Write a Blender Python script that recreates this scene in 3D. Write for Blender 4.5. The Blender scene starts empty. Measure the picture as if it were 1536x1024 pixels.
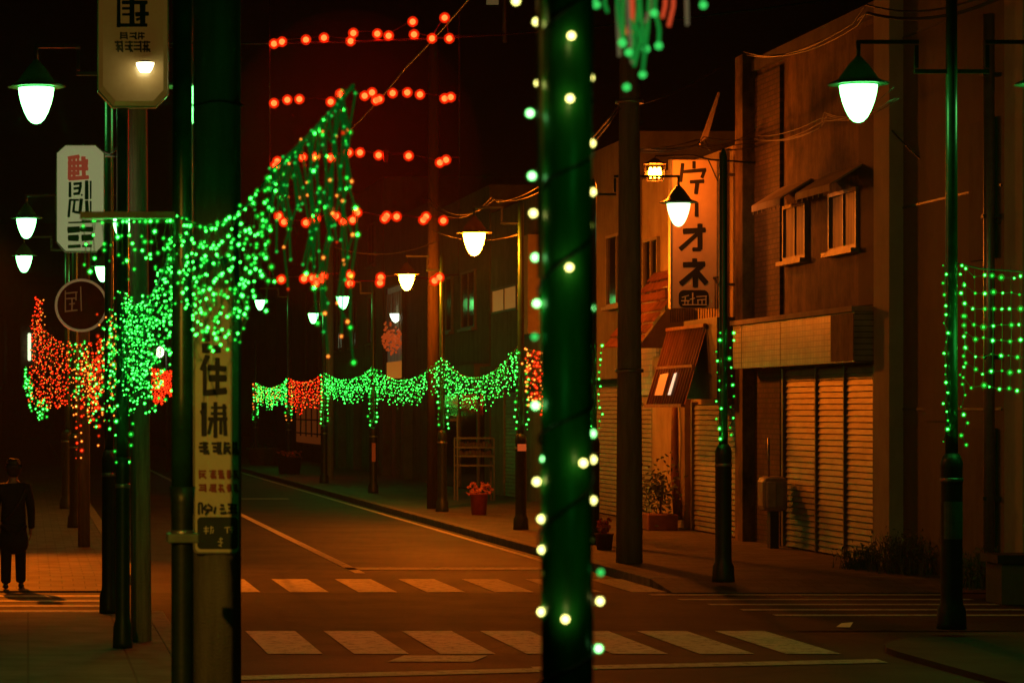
import bpy, bmesh, math, random
from mathutils import Vector, Matrix
random.seed(7)
R = random.Random(11)
PI = math.pi
sc = bpy.context.scene
COL = sc.collection
F, CX, CY, H = 4500.0, 42.0, 615.0, 2.35      # lens scale, street vanishing point, eye height
FX = 12.4                                     # shop fronts on the far kerb stand on this line

def W(px, py, Y):                             # metres of a point seen in the photo at depth Y
    return Vector(((px-CX)*Y/F, Y, H-(py-CY)*Y/F))
def fy(px): return F*FX/(px-CX)
def fz(px, py): return H-(py-CY)*fy(px)/F

# ------------------------------------------------------------------ materials
MATS = {}
def nt(name):
    m = bpy.data.materials.new(name); m.use_nodes = True
    t = m.node_tree; b = t.nodes['Principled BSDF']
    return m, t, b
def mat(name, col, rough=.6, metal=0., var=.25, scale=6., bump=0., bscale=40., stretch=None, spec=.5, col2=None, coat=0.):
    if name in MATS: return MATS[name]
    m, t, b = nt(name); L = t.links; N = t.nodes
    tc = N.new('ShaderNodeTexCoord'); mp = N.new('ShaderNodeMapping'); L.new(tc.outputs['Object'], mp.inputs[0])
    if stretch: mp.inputs['Scale'].default_value = stretch
    n = N.new('ShaderNodeTexNoise'); n.inputs['Scale'].default_value = scale; n.inputs['Detail'].default_value = 6; n.inputs['Roughness'].default_value = .65
    L.new(mp.outputs[0], n.inputs['Vector'])
    cr = N.new('ShaderNodeValToRGB'); L.new(n.outputs['Fac'], cr.inputs[0])
    c2 = col2 or tuple(c*(1-var) for c in col)
    c1 = col if col2 else tuple(min(1, c*(1+var)) for c in col)
    cr.color_ramp.elements[0].position = .32; cr.color_ramp.elements[1].position = .68
    cr.color_ramp.elements[0].color = (*c2, 1); cr.color_ramp.elements[1].color = (*c1, 1)
    L.new(cr.outputs[0], b.inputs['Base Color'])
    mr = N.new('ShaderNodeMapRange'); L.new(n.outputs['Fac'], mr.inputs[0])
    mr.inputs['To Min'].default_value = min(1, rough*1.15); mr.inputs['To Max'].default_value = rough*.85
    L.new(mr.outputs[0], b.inputs['Roughness'])
    b.inputs['Metallic'].default_value = metal; b.inputs['Specular IOR Level'].default_value = spec
    if coat: b.inputs['Coat Weight'].default_value = coat; b.inputs['Coat Roughness'].default_value = .12
    if bump:
        n2 = N.new('ShaderNodeTexNoise'); n2.inputs['Scale'].default_value = bscale; n2.inputs['Detail'].default_value = 4
        L.new(tc.outputs['Object'], n2.inputs['Vector'])
        bp = N.new('ShaderNodeBump'); bp.inputs['Strength'].default_value = bump; bp.inputs['Distance'].default_value = .01
        L.new(n2.outputs['Fac'], bp.inputs['Height']); L.new(bp.outputs[0], b.inputs['Normal'])
    MATS[name] = m; return m
def brickmat(name, c1, c2, mortar, scale, bw, rh, ms=.02, rough=.7, axes='YZ', offset=.5, bump=.4):
    m, t, b = nt(name); L = t.links; N = t.nodes
    tc = N.new('ShaderNodeTexCoord'); sx = N.new('ShaderNodeSeparateXYZ'); cx = N.new('ShaderNodeCombineXYZ')
    L.new(tc.outputs['Object'], sx.inputs[0])
    L.new(sx.outputs['XYZ'.index(axes[0])], cx.inputs[0]); L.new(sx.outputs['XYZ'.index(axes[1])], cx.inputs[1])
    k = N.new('ShaderNodeTexBrick'); L.new(cx.outputs[0], k.inputs['Vector'])
    k.offset = offset
    k.inputs['Color1'].default_value = (*c1, 1); k.inputs['Color2'].default_value = (*c2, 1); k.inputs['Mortar'].default_value = (*mortar, 1)
    k.inputs['Scale'].default_value = scale; k.inputs['Brick Width'].default_value = bw; k.inputs['Row Height'].default_value = rh
    k.inputs['Mortar Size'].default_value = ms
    n = N.new('ShaderNodeTexNoise'); n.inputs['Scale'].default_value = 2.5; n.inputs['Detail'].default_value = 7; L.new(tc.outputs['Object'], n.inputs['Vector'])
    mr = N.new('ShaderNodeMapRange'); mr.inputs['From Min'].default_value = .3; mr.inputs['From Max'].default_value = .7; mr.inputs['To Min'].default_value = .45; mr.inputs['To Max'].default_value = 1.15
    L.new(n.outputs['Fac'], mr.inputs[0])
    mx = N.new('ShaderNodeMix'); mx.data_type = 'RGBA'; mx.blend_type = 'MULTIPLY'; mx.inputs[0].default_value = 1
    L.new(k.outputs['Color'], mx.inputs[6]); L.new(mr.outputs[0], mx.inputs[7]); L.new(mx.outputs[2], b.inputs['Base Color'])
    b.inputs['Roughness'].default_value = rough
    bp = N.new('ShaderNodeBump'); bp.inputs['Strength'].default_value = bump; bp.inputs['Distance'].default_value = .01; bp.invert = True
    L.new(k.outputs['Fac'], bp.inputs['Height']); L.new(bp.outputs[0], b.inputs['Normal'])
    MATS[name] = m; return m
def stucco(name, col, stain, streak=1.0):
    """wall plaster with blotches and rain streaks"""
    m, t, b = nt(name); L = t.links; N = t.nodes
    tc = N.new('ShaderNodeTexCoord'); mp = N.new('ShaderNodeMapping'); mp.inputs['Scale'].default_value = (1.5, 1.5, .45); L.new(tc.outputs['Object'], mp.inputs[0])
    n1 = N.new('ShaderNodeTexNoise'); n1.inputs['Scale'].default_value = 1.6; n1.inputs['Detail'].default_value = 8; n1.inputs['Roughness'].default_value = .7; L.new(mp.outputs[0], n1.inputs['Vector'])
    n2 = N.new('ShaderNodeTexNoise'); n2.inputs['Scale'].default_value = 1.6; n2.inputs['Detail'].default_value = 10; n2.inputs['Roughness'].default_value = .75; L.new(tc.outputs['Object'], n2.inputs['Vector'])
    ad = N.new('ShaderNodeMath'); ad.operation = 'ADD'; L.new(n1.outputs['Fac'], ad.inputs[0]); L.new(n2.outputs['Fac'], ad.inputs[1])
    cr = N.new('ShaderNodeValToRGB'); cr.color_ramp.elements[0].position = .36*streak; cr.color_ramp.elements[1].position = .62
    mu = N.new('ShaderNodeMath'); mu.operation = 'MULTIPLY'; mu.inputs[1].default_value = .5; L.new(ad.outputs[0], mu.inputs[0]); L.new(mu.outputs[0], cr.inputs[0])
    cr.color_ramp.elements[0].color = (*stain, 1); cr.color_ramp.elements[1].color = (*col, 1)
    L.new(cr.outputs[0], b.inputs['Base Color']); b.inputs['Roughness'].default_value = .85
    n3 = N.new('ShaderNodeTexNoise'); n3.inputs['Scale'].default_value = 60; L.new(tc.outputs['Object'], n3.inputs['Vector'])
    bp = N.new('ShaderNodeBump'); bp.inputs['Strength'].default_value = .35; bp.inputs['Distance'].default_value = .01; L.new(n3.outputs['Fac'], bp.inputs['Height']); L.new(bp.outputs[0], b.inputs['Normal'])
    MATS[name] = m; return m
def emit(name, col, strength, sample=True, dif=None):
    m, t, b = nt(name)
    b.inputs['Base Color'].default_value = (*(dif or (.02, .02, .02)), 1); b.inputs['Roughness'].default_value = .4
    b.inputs['Emission Color'].default_value = (*col, 1); b.inputs['Emission Strength'].default_value = strength
    m.cycles.emission_sampling = 'FRONT' if sample else 'NONE'
    MATS[name] = m; return m

ASPH2 = mat('asphalt_patch', (.024, .022, .02), .7, var=.4, scale=1.1, bump=.7, bscale=70, spec=.3)
ASPH = mat('asphalt', (.05, .035, .024), .66, scale=.7, col2=(.012, .010, .008), bump=.55, bscale=90, spec=.4)
def speckle(m, sc_, lo, hi, crack=True):
    """grain and fine cracks multiplied into a road surface"""
    t = m.node_tree; N = t.nodes; L = t.links; b = N['Principled BSDF']; src = b.inputs['Base Color'].links[0].from_socket
    tc = N.new('ShaderNodeTexCoord'); n = N.new('ShaderNodeTexNoise'); n.inputs['Scale'].default_value = sc_; n.inputs['Detail'].default_value = 3; L.new(tc.outputs['Object'], n.inputs['Vector'])
    mr = N.new('ShaderNodeMapRange'); mr.inputs['From Min'].default_value = .3; mr.inputs['From Max'].default_value = .7; mr.inputs['To Min'].default_value = lo; mr.inputs['To Max'].default_value = hi; L.new(n.outputs['Fac'], mr.inputs[0])
    v_ = N.new('ShaderNodeTexVoronoi'); v_.feature = 'DISTANCE_TO_EDGE'; v_.inputs['Scale'].default_value = .45
    n2 = N.new('ShaderNodeTexNoise'); n2.inputs['Scale'].default_value = 1.7; n2.inputs['Detail'].default_value = 5; L.new(tc.outputs['Object'], n2.inputs['Vector'])
    mxv = N.new('ShaderNodeMix'); mxv.data_type = 'VECTOR'; mxv.inputs[0].default_value = .25; L.new(tc.outputs['Object'], mxv.inputs[4]); L.new(n2.outputs['Color'], mxv.inputs[5]); L.new(mxv.outputs[1], v_.inputs['Vector'])
    cr = N.new('ShaderNodeMapRange'); cr.inputs['From Min'].default_value = 0; cr.inputs['From Max'].default_value = .02; cr.inputs['To Min'].default_value = .35; cr.inputs['To Max'].default_value = 1; L.new(v_.outputs['Distance'], cr.inputs[0])
    mu = N.new('ShaderNodeMath'); mu.operation = 'MULTIPLY'; L.new(mr.outputs[0], mu.inputs[0]); L.new(cr.outputs[0], mu.inputs[1])
    mx = N.new('ShaderNodeMix'); mx.data_type = 'RGBA'; mx.blend_type = 'MULTIPLY'; mx.inputs[0].default_value = 1; L.new(src, mx.inputs[6]); L.new(mu.outputs[0], mx.inputs[7]); L.new(mx.outputs[2], b.inputs['Base Color'])
speckle(ASPH, 26, .45, 1.6); speckle(ASPH2, 26, .45, 1.6)
PAVE = brickmat('paving', (.17, .16, .15), (.13, .125, .12), (.05, .05, .05), 1., .9, .9, .012, .7, 'XY', 0.)
PAVE2 = brickmat('paver_blocks', (.16, .14, .125), (.11, .1, .09), (.05, .05, .05), 1., .3, .3, .01, .7, 'XY', .5)
KERB = mat('kerb_stone', (.2, .19, .17), .8, var=.3, scale=5, bump=.3)
PAINT = mat('road_paint', (.68, .64, .56), .65, scale=7, col2=(.09, .08, .07), bump=.5, bscale=60)
for n_ in PAINT.node_tree.nodes:
    if n_.type == 'VALTORGB': n_.color_ramp.elements[0].position = .38; n_.color_ramp.elements[1].position = .5
    if n_.type == 'TEX_NOISE' and n_.inputs['Scale'].default_value == 7: n_.inputs['Roughness'].default_value = .85; n_.inputs['Detail'].default_value = 10
POST = mat('post_paint', (.012, .06, .024), .3, var=.35, scale=8, spec=.6)
POSTD = mat('post_base_paint', (.012, .028, .018), .45, var=.4, scale=7, bump=.15)
PLATE = mat('grey_green_plate', (.12, .17, .14), .5, var=.25, scale=9)
SHADE = mat('lamp_shade_green', (.02, .12, .04), .45, var=.3, scale=12)
CONC = mat('pole_concrete', (.26, .25, .22), .85, var=.3, scale=3, bump=.35, bscale=70, stretch=(4, 4, .5))
WOODC = mat('weathered_pole', (.62, .58, .48), .85, scale=3, col2=(.3, .28, .22), bump=.5, bscale=40, stretch=(9, 9, .6))
STEEL = mat('galvanised', (.35, .35, .34), .4, metal=.8, var=.2)
def translucent(name, col, tcol, f):
    m = mat(name, col, .45, var=.3, scale=12); t = m.node_tree; N = t.nodes; b = N['Principled BSDF']; o = N['Material Output']
    tr = N.new('ShaderNodeBsdfTranslucent'); tr.inputs[0].default_value = (*tcol, 1); mx = N.new('ShaderNodeMixShader'); mx.inputs[0].default_value = f
    t.links.new(b.outputs[0], mx.inputs[1]); t.links.new(tr.outputs[0], mx.inputs[2]); t.links.new(mx.outputs[0], o.inputs[0]); return m
SHADE = translucent('shade_green_glass', (.008, .05, .017), (.01, .3, .07), .002)
SHADE_S = translucent('shade_amber_glass', (.05, .05, .02), (.3, .1, .01), .0003)
WIRE = mat('cable_black', (.02, .02, .018), .5)
GWIRE = mat('green_wire', (.022, .12, .03), .5)
DARK = mat('dark_metal', (.03, .03, .028), .5, var=.3)
INK = mat('ink_black', (.008, .01, .009), .6)
INKG = mat('ink_green', (.01, .03, .018), .6)
INKR = emit('ink_red', (1, .16, .07), .16, False, (.5, .06, .03))
WHITEP = mat('sign_white', (.74, .69, .54), .5, var=.1, scale=5, spec=.4)
STUC_O = stucco('stucco_ochre', (.27, .175, .085), (.03, .02, .012), 1.15)
STUC_B = stucco('stucco_beige', (.17, .15, .09), (.11, .095, .058))
STUC_D = stucco('stucco_dark', (.15, .14, .11), (.05, .045, .035))
STUC_G = stucco('stucco_grey', (.2, .2, .17), (.08, .08, .06))
STUC_W = stucco('stucco_pale', (.5, .42, .3), (.28, .2, .12))
SHUT = mat('shutter_steel', (.17, .145, .11), .5, var=.22, scale=2.2, metal=.1, stretch=(1, 1, 4), bump=.1)
SHUTD = mat('shutter_dark', (.22, .2, .16), .55, var=.25, scale=2.2, metal=.1, stretch=(1, 1, 4))
BRICK = brickmat('dark_brick', (.12, .07, .045), (.075, .045, .03), (.03, .026, .022), 1., .24, .085, .012, .8, 'YZ')
FTILE = brickmat('fascia_tile', (.42, .36, .27), (.34, .29, .21), (.1, .085, .06), 1., .16, .085, .008, .35, 'YZ', 0.)
GLASSD = mat('dark_glass', (.012, .013, .014), .08, var=.3, scale=2, spec=.8)
FRAME = mat('window_frame', (.17, .155, .125), .5)
ROOFT = mat('clay_tile', (.16, .06, .035), .7, var=.45, scale=8, bump=.3)
WOOD = mat('slat_wood', (.2, .085, .04), .6, var=.4, scale=4, stretch=(1, 1, .2))
LEAF = mat('leaf_dark', (.05, .09, .03), .6, var=.4, scale=15)
STRAW = mat('dry_weed', (.12, .12, .05), .8, var=.4, scale=15)
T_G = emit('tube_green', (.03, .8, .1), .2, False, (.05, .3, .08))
SWIRE = emit('swag_wire_glow', (.03, .8, .06), .05, False, (.03, .2, .04))  # wire glows faintly itself, in place of bulb light falling on it
SOILM = mat('terracotta', (.28, .12, .06), .8, var=.3, scale=5)

G_ON = emit('bulb_green', (.035, 1, .065), 18, False)
G_MID = emit('bulb_green_soft', (.03, 1, .06), 3, False)
G_LOW = emit('bulb_green_faint', (.02, 1, .05), .7, False)
G_DIM = emit('bulb_green_dim', (.03, 1, .1), 1.0, False)
R_ON = emit('bulb_red', (1, .02, .003), 9, False)
R_LOW = emit('bulb_red_faint', (1, .04, .004), 1.2, False)
O_ON = emit('bulb_amber', (1, .3, .03), 4, False)
GB_DIM = emit('bulb_mid_green', (.05, .75, .12), 1.0, True)
RB_ON = emit('bulb_big_red', (1, .0045, .0008), 150, True)
GLASS_W = emit('lamp_glass_white', (.14, 1, .2), 16, True)
GLASS_W2 = emit('lamp_glass_soft', (.5, 1, .4), 3.2, True)
GLASS_S = emit('lamp_glass_sodium', (1, .155, .004), 680, True)
GLASS_L = emit('lantern_filament', (1, .15, .006), 560, True)
BW, BG = emit('post_bulb_white', (1, .9, .24), 8, True), emit('post_bulb_green', (.3, 1, .3), 9, True)
def halo_shell(name, col, strength, fac):
    """see-through emissive shell that paints a halo round a bulb core"""
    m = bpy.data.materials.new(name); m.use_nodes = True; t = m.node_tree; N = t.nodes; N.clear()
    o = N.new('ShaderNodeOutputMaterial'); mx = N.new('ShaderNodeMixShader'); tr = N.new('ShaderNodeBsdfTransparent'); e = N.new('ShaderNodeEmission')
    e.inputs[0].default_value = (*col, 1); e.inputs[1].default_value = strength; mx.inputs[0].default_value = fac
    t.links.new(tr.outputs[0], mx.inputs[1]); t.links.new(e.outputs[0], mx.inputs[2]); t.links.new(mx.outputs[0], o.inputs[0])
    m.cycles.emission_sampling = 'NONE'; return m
HALO = {'bulb_green': (halo_shell('halo_green', (.006, 1, .035), .9, .13), 2.4), 'bulb_red': (halo_shell('halo_red', (1, .02, .003), .9, .2), 2.4), 'bulb_amber': (halo_shell('halo_amber', (1, .1, .01), .6, .3), 1.9),  # shells glow wider than the bulbs to imitate their bloom
       'bulb_big_red': (halo_shell('halo_bigred', (1, .022, .001), 1.1, .42), 1.8), 'post_bulb_white': (halo_shell('halo_white', (.55, .7, .08), .7, .3), 1.3), 'post_bulb_green': (halo_shell('halo_postgreen', (.03, 1, .1), .8, .35), 1.4),
       'bulb_green_soft': (halo_shell('halo_green2', (.006, 1, .035), .7, .15), 2.4), 'bulb_red_faint': (halo_shell('halo_red2', (1, .03, .004), .5, .2), 1.8), 'bulb_green_dim': (halo_shell('halo_dim', (.01, .7, .05), .3, .2), 1.8)}

# ------------------------------------------------------------------ mesh builder
class MB:
    def __init__(s): s.bm = bmesh.new()
    def box(s, a, b, rot=None, c=None, bev=0.):
        a, b = Vector(a), Vector(b); ctr = (a+b)/2; d = b-a
        r = bmesh.ops.create_cube(s.bm, size=1)
        vs = r['verts']
        for v in vs: v.co = Vector((v.co.x*d.x, v.co.y*d.y, v.co.z*d.z))
        if bev:
            es = list({e for v in vs for e in v.link_edges})
            q = bmesh.ops.bevel(s.bm, geom=es, offset=bev, segments=2, affect='EDGES', profile=.5)
            vs = list({v for f in q['faces'] for v in f.verts} | {v for v in vs if v.is_valid})
        for v in vs:
            if rot is not None: v.co = rot @ v.co
            v.co += ctr
        return s
    def ring(s, c, r, ax, n, up=None, ry=None):
        ax = Vector(ax).normalized(); u = ax.orthogonal().normalized() if up is None else Vector(up)
        w = ax.cross(u)
        return [s.bm.verts.new(Vector(c)+(u*math.cos(2*PI*i/n)*r+w*math.sin(2*PI*i/n)*(ry or r))) for i in range(n)]
    def join(s, A, B, smooth=True):
        n = len(A)
        for i in range(n):
            f = s.bm.faces.new((A[i], A[(i+1) % n], B[(i+1) % n], B[i])); f.smooth = smooth
    def cyl(s, p0, p1, r0, r1=None, n=14, cap=True):
        r1 = r0 if r1 is None else r1; p0, p1 = Vector(p0), Vector(p1); ax = p1-p0; u = ax.orthogonal().normalized()
        A = s.ring(p0, r0, ax, n, u); B = s.ring(p1, r1, ax, n, u); s.join(A, B)
        if cap: s.bm.faces.new(A[::-1]); s.bm.faces.new(B)
        return s
    def tube(s, pts, r, n=4, cap=True):
        pts = [Vector(p) for p in pts]
        if len(pts) < 2: return s
        prev = None; u = None; first = None
        for i, p in enumerate(pts):
            d = (pts[min(i+1, len(pts)-1)]-pts[max(i-1, 0)])
            if d.length < 1e-9: continue
            d.normalize()
            u = d.orthogonal().normalized() if u is None else (u-d*u.dot(d)).normalized()
            rr = r[i] if isinstance(r, (list, tuple)) else r
            A = s.ring(p, rr, d, n, u)
            if prev: s.join(prev, A)
            else: first = A
            prev = A
        if cap and n > 2: s.bm.faces.new(first[::-1]); s.bm.faces.new(prev)
        return s
    def lathe(s, c, prof, n=24, cap=True):
        c = Vector(c); prev = None; first = None
        for r, z in prof:
            A = [s.bm.verts.new(c+Vector((math.cos(2*PI*i/n)*r, math.sin(2*PI*i/n)*r, z))) for i in range(n)]
            if prev: s.join(prev, A)
            else: first = A
            prev = A
        if cap: s.bm.faces.new(first[::-1]); s.bm.faces.new(prev)
        return s
    def ball(s, c, r, sub=1, sq=(1, 1, 1)):
        q = bmesh.ops.create_icosphere(s.bm, subdivisions=sub, radius=r)
        for v in q['verts']: v.co = Vector((v.co.x*sq[0], v.co.y*sq[1], v.co.z*sq[2]))+Vector(c)
        for f in {f for v in q['verts'] for f in v.link_faces}: f.smooth = True
        return s
    def poly(s, pts, ext=None):
        vs = [s.bm.verts.new(Vector(p)) for p in pts]; f = s.bm.faces.new(vs)
        if ext is not None:
            q = bmesh.ops.extrude_face_region(s.bm, geom=[f])
            for v in q['geom']:
                if isinstance(v, bmesh.types.BMVert): v.co += Vector(ext)
        return s
    def build(s, name, m, parent=None, loc=None, smooth=False):
        bmesh.ops.recalc_face_normals(s.bm, faces=s.bm.faces)
        o0 = Vector(loc) if loc is not None else (world_loc(parent) if parent else Vector((0, 0, 0)))
        for v in s.bm.verts: v.co -= o0
        if smooth:
            for f in s.bm.faces: f.smooth = True
        me = bpy.data.meshes.new(name); s.bm.to_mesh(me); s.bm.free()
        for x in (m if isinstance(m, (list, tuple)) else [m]): me.materials.append(x)
        o = bpy.data.objects.new(name, me); COL.objects.link(o)
        if parent is None: o.location = o0
        else:
            o.parent = parent; o.location = o0-world_loc(parent)
        return o
def world_loc(o):
    v = Vector(o.location)
    while o.parent: o = o.parent; v += o.location
    return v
def tag(o, label, cat, group=None):
    o['label'] = label; o['category'] = cat
    if group: o['group'] = group
    return o
def thing(name, label, cat, loc, group=None):
    o = bpy.data.objects.new(name, None); o.empty_display_size = .2; COL.objects.link(o); o.location = Vector(loc)
    return tag(o, label, cat, group)
def struct(o): o['kind'] = 'structure'; return o
def strokes(name, S, Y, m, parent, dy=-.004, ext=.0):
    """brushed characters: S = [(x0,y0,x1,y1,width), ...] laid on the board at depth Y"""
    b = MB()
    for i, (x0, y0, x1, y1, w) in enumerate(S):
        y = Y+dy-.0004*i
        p, q = W(x0, y0, y), W(x1, y1, y); d = (q-p)
        if d.length < 1e-6: d = Vector((.001, 0, 0))
        d.normalize(); n = Vector((-d.z, 0, d.x)); h = w*y/F/2; e = d*h*.35
        k = .82+.36*((i*37) % 10)/10
        b.poly([p-e+n*h*k, p-e*1.4, p-e-n*h*k, q+e-n*h, q+e*1.5, q+e+n*h])
    return b.build(name, m, parent)
def blockglyph(x0, y0, x1, y1, seed, w):
    """small brushed character: a frame of strokes inside its box"""
    r = random.Random(seed); out = []
    W_, H_ = x1-x0, y1-y0
    n = r.choice((2, 3, 3))
    for k in range(n): t = y0+H_*(k+.3)/n; out.append((x0+W_*r.uniform(0, .2), t, x1-W_*r.uniform(0, .2), t, w))
    for k in range(r.choice((1, 2, 2))): t = x0+W_*r.choice((.12, .35, .5, .65, .9)); out.append((t, y0, t+W_*r.uniform(-.1, .1), y1, w))
    if r.random() < .6: out.append((x0+W_*.5, y0+H_*.5, x1, y1, w))
    return out

# ------------------------------------------------------------------ ground
def sheet(name, x0, x1, y0, y1, z, m): return struct(MB().poly([(x0, y0, z), (x1, y0, z), (x1, y1, z), (x0, y1, z)]).build(name, m))
sheet('ground', -300, 300, -60, 700, -.006, ASPH)
sheet('road', 1.5, 8.2, -20, 260, 0, ASPH)
sheet('side_street', -60, 60, 31.95, 38.6, .003, ASPH2)
def slab(name, x0, x1, y0, y1, m, z=.12):
    return struct(MB().box((x0, y0, -.05), (x1, y1, z)).build(name, m))
slab('sidewalk', -1.75, 1.3, -12, 33.2, PAVE)
slab('sidewalk', -1.75, 1.3, 40.6, 230, PAVE2)
def ramp(x0, x1, y0, y1, z0, z1): struct(MB().poly([(x0, y0, z0), (x1, y0, z0), (x1, y1, z1), (x0, y1, z1)], (0, 0, -.1)).build('sidewalk', PAVE2))
ramp(-1.75, 1.3, 38.8, 40.598, .018, .12); ramp(8.25, 12.4, 38.4, 39.8, .018, .12)
slab('sidewalk', 8.45, 12.4, 39.802, 230, PAVE2)
cv = [(13.6, 31.3), (13.6, -12), (8.3, -12), (8.3, 28.6)]+[(10.9-2.6*math.cos(a), 28.7+2.6*math.sin(a)) for a in [PI/2*k/10 for k in range(11)]]
struct(MB().poly([(x, y, .05) for x, y in cv], (0, 0, -.1)).build('sidewalk', mat('worn_apron', (.045, .04, .033), .75, var=.5, scale=.8, bump=.5, bscale=40)))
for x0, x1, y0, y1 in ((1.302, 1.5, -12, 33.3), (1.302, 1.5, 40.6, 230), (8.25, 8.448, 39.81, 230)):
    b = MB(); L = max(x1-x0, y1-y0); n = max(1, int(L/1.2))
    for k in range(n):
        if x1-x0 > y1-y0: b.box((x0+(x1-x0)*k/n+.004, y0, -.05), (x0+(x1-x0)*(k+1)/n-.004, y1, .125), bev=.012)
        else: b.box((x0, y0+(y1-y0)*k/n+.004, -.05), (x1, y0+(y1-y0)*(k+1)/n-.004, .125), bev=.012)
    struct(b.build('kerb', KERB))
def mark(pts, z=.007): return struct(MB().poly([(x, y, z) for x, y in pts]).build('road_marking', PAINT))
for k in range(7):      # far crossing
    x = 2.5+.882*k; mark([(x, 38.7), (x+.5, 38.7), (x+.5, 41.7), (x, 41.7)])
for k in range(7):      # near crossing
    x = 2.31+.832*k; mark([(x, 28.9), (x+.53, 28.9), (x+.53, 31.9), (x, 31.9)])
mark([(4.7, 44.1), (8.15, 44.1), (8.15, 44.75), (4.7, 44.75)])
mark([(1.6, 26.05), (4.6, 26.9), (4.6, 27.3), (1.6, 26.45)])
mark([(4.6, 27.05), (8.0, 27.9), (8.0, 28.3), (4.6, 27.45)])
mark([(4.71, 43.2), (4.86, 43.2), (4.86, 150), (4.71, 150)])
mark([(5.0, 79), (6.9, 79), (6.9, 79.9), (5.0, 79.9)])
mark([(3.35, 28.0), (4.15, 28.0), (4.4, 28.7), (3.6, 28.7)], .0075)
mark([(7.95, 46), (8.07, 46), (8.07, 150), (7.95, 150)])
for k in range(5):      # side-street crossings, bars along the side street
    y = 34.2+.95*k
    mark([(7.9+.16*(4-k), y), (11.7, y), (11.7, y+.24), (7.9+.16*(4-k), y+.24)], .009)
    mark([(-1.7, y-.35), (.95, y-.35), (.95, y+.05), (-1.7, y+.05)], .009)

# ------------------------------------------------------------------ street lamps
def lamp_head(root, x, y, z, s, glass):
    """shade (flared hat + brim) and bullet glass whose top is at height z"""
    w = .19*s
    sh = MB().lathe((x, y, z), [(.02*s, .3*s), (.05*s, .265*s), (.1*s, .21*s), (.155*s, .13*s), (.205*s, .06*s), (.302*s, .02*s), (.31*s, .012*s), (.3*s, .006*s), (.2*s, .012*s)], 28, False).build('lamp_shade', SHADE_S if glass is GLASS_S else SHADE, root)
    MB().cyl((x, y, z+.29*s), (x, y, z+.44*s), .022*s, n=10).build('finial', POST, sh)
    g = MB().lathe((x, y, z-.38*s), [(.012*s, 0), (.05*s, .012*s), (.088*s, .05*s), (.125*s, .12*s), (.158*s, .21*s), (.18*s, .3*s), (w, .378*s)], 22).build('lamp_glass', glass, root)
    return g
def sq_bar(b, p0, p1, w=.05):
    p0, p1 = Vector(p0), Vector(p1); d = p1-p0
    h = w/2
    lo = Vector([min(p0[i], p1[i])-h for i in range(3)]); hi = Vector([max(p0[i], p1[i])+h for i in range(3)])
    b.box(lo, hi)
def street_lamp(x, y, top, label, heads=(), detail=True, r=.061, plate=None, base_r=.105, group='green lamp posts along the street'):
    root = thing('street_lamp', label, 'street lamp', (x, y, .12 if y > 38.6 or y < 31.5 or x < 2 else 0), group)
    zb = root.location.z
    MB().lathe((x, y, zb), [(r*1.05, 1.78), (r, 2.3), (r*.92, top-zb-.12), (r*.6, top-zb-.05), (.012, top-zb)], 18).build('pole', POST, root)
    bs = MB().lathe((x, y, zb), [(base_r*1.38, 0), (base_r*1.36, .05), (base_r*1.3, .2), (base_r*1.04, .26), (base_r, .32), (base_r, 1.62), (base_r*1.03, 1.64), (base_r*1.03, 1.7), (r*1.25, 1.79)], 20).build('post_base', POSTD, root)
    MB().lathe((x, y, zb), [(base_r*1.06, 1.5), (base_r*1.08, 1.51), (base_r*1.08, 1.53), (base_r*1.06, 1.54)], 20).build('collar', STEEL, bs)
    if plate:
        b = MB(); z0, z1 = plate[1]; pts = []
        for k in range(9):
            a = -PI/2-1.05+2.1*k/8; pts.append((x+math.cos(a)*base_r*1.04, y+math.sin(a)*base_r*1.04))
        for (xa, ya), (xb, yb) in zip(pts, pts[1:]): b.poly([(xa, ya, zb+z0), (xb, yb, zb+z0), (xb, yb, zb+z1), (xa, ya, zb+z1)])
        b.build('wrap_plate', plate[0], bs)
    for dx, z, s, g in heads:
        sgn = 1 if dx > 0 else -1; a = MB(); zz = z+.44*s
        k = sgn*min(.36, abs(dx)*.42)
        sq_bar(a, (x, y, zz-.3), (x+k, y, zz-.3), .04)
        sq_bar(a, (x+k+sgn*.0, y, zz-.245), (x+k, y, zz-.055), .04)
        sq_bar(a, (x+k, y, zz), (x+dx, y, zz), .04)
        a.build('arm', POST, root)
        lamp_head(root, x+dx, y, z, s, g)
    return root
XL, XR = .89, 9.4
PXS = {30.6: 9.42, 39: 9.04, 49.9: 9.4, 56: 9.2, 66: 9.11, 81: 9.32, 92: 9.08, 108: 9.38, 124: 9.4}
hz = lambda py, Y: H-(py-CY)*Y/F
street_lamp(XL, 17.3, 6.0, 'nearest dark green lamp post, strapped beside the concrete pole with the long white sign', base_r=.064)
street_lamp(XL, 28.2, 6.3, 'dark green post wrapped in green lights standing in front of the pale tapered pole', r=.06, base_r=.068)
street_lamp(XL, 33.0, 6.3, 'lamp post carrying the biggest white lamp on the left, ringed with two steel bands', [(-.8, hz(132, 33), 1.04, GLASS_W), (.9, hz(132, 33), 1.04, GLASS_W)], r=.05, base_r=.078)
street_lamp(XL, 57, 6.6, 'lamp post behind the pale sign pole holding the lower of the round white lamps', [(-.92, hz(328, 57), 1.0, GLASS_W), (.9, hz(328, 57), 1., GLASS_W)])
street_lamp(XL, 68, 6.5, 'dark far post on the left pavement holding a lamp on each side', [(-.98, hz(384, 68), .98, GLASS_W), (.8, hz(400, 68), .9, GLASS_W)], base_r=.13)
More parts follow.
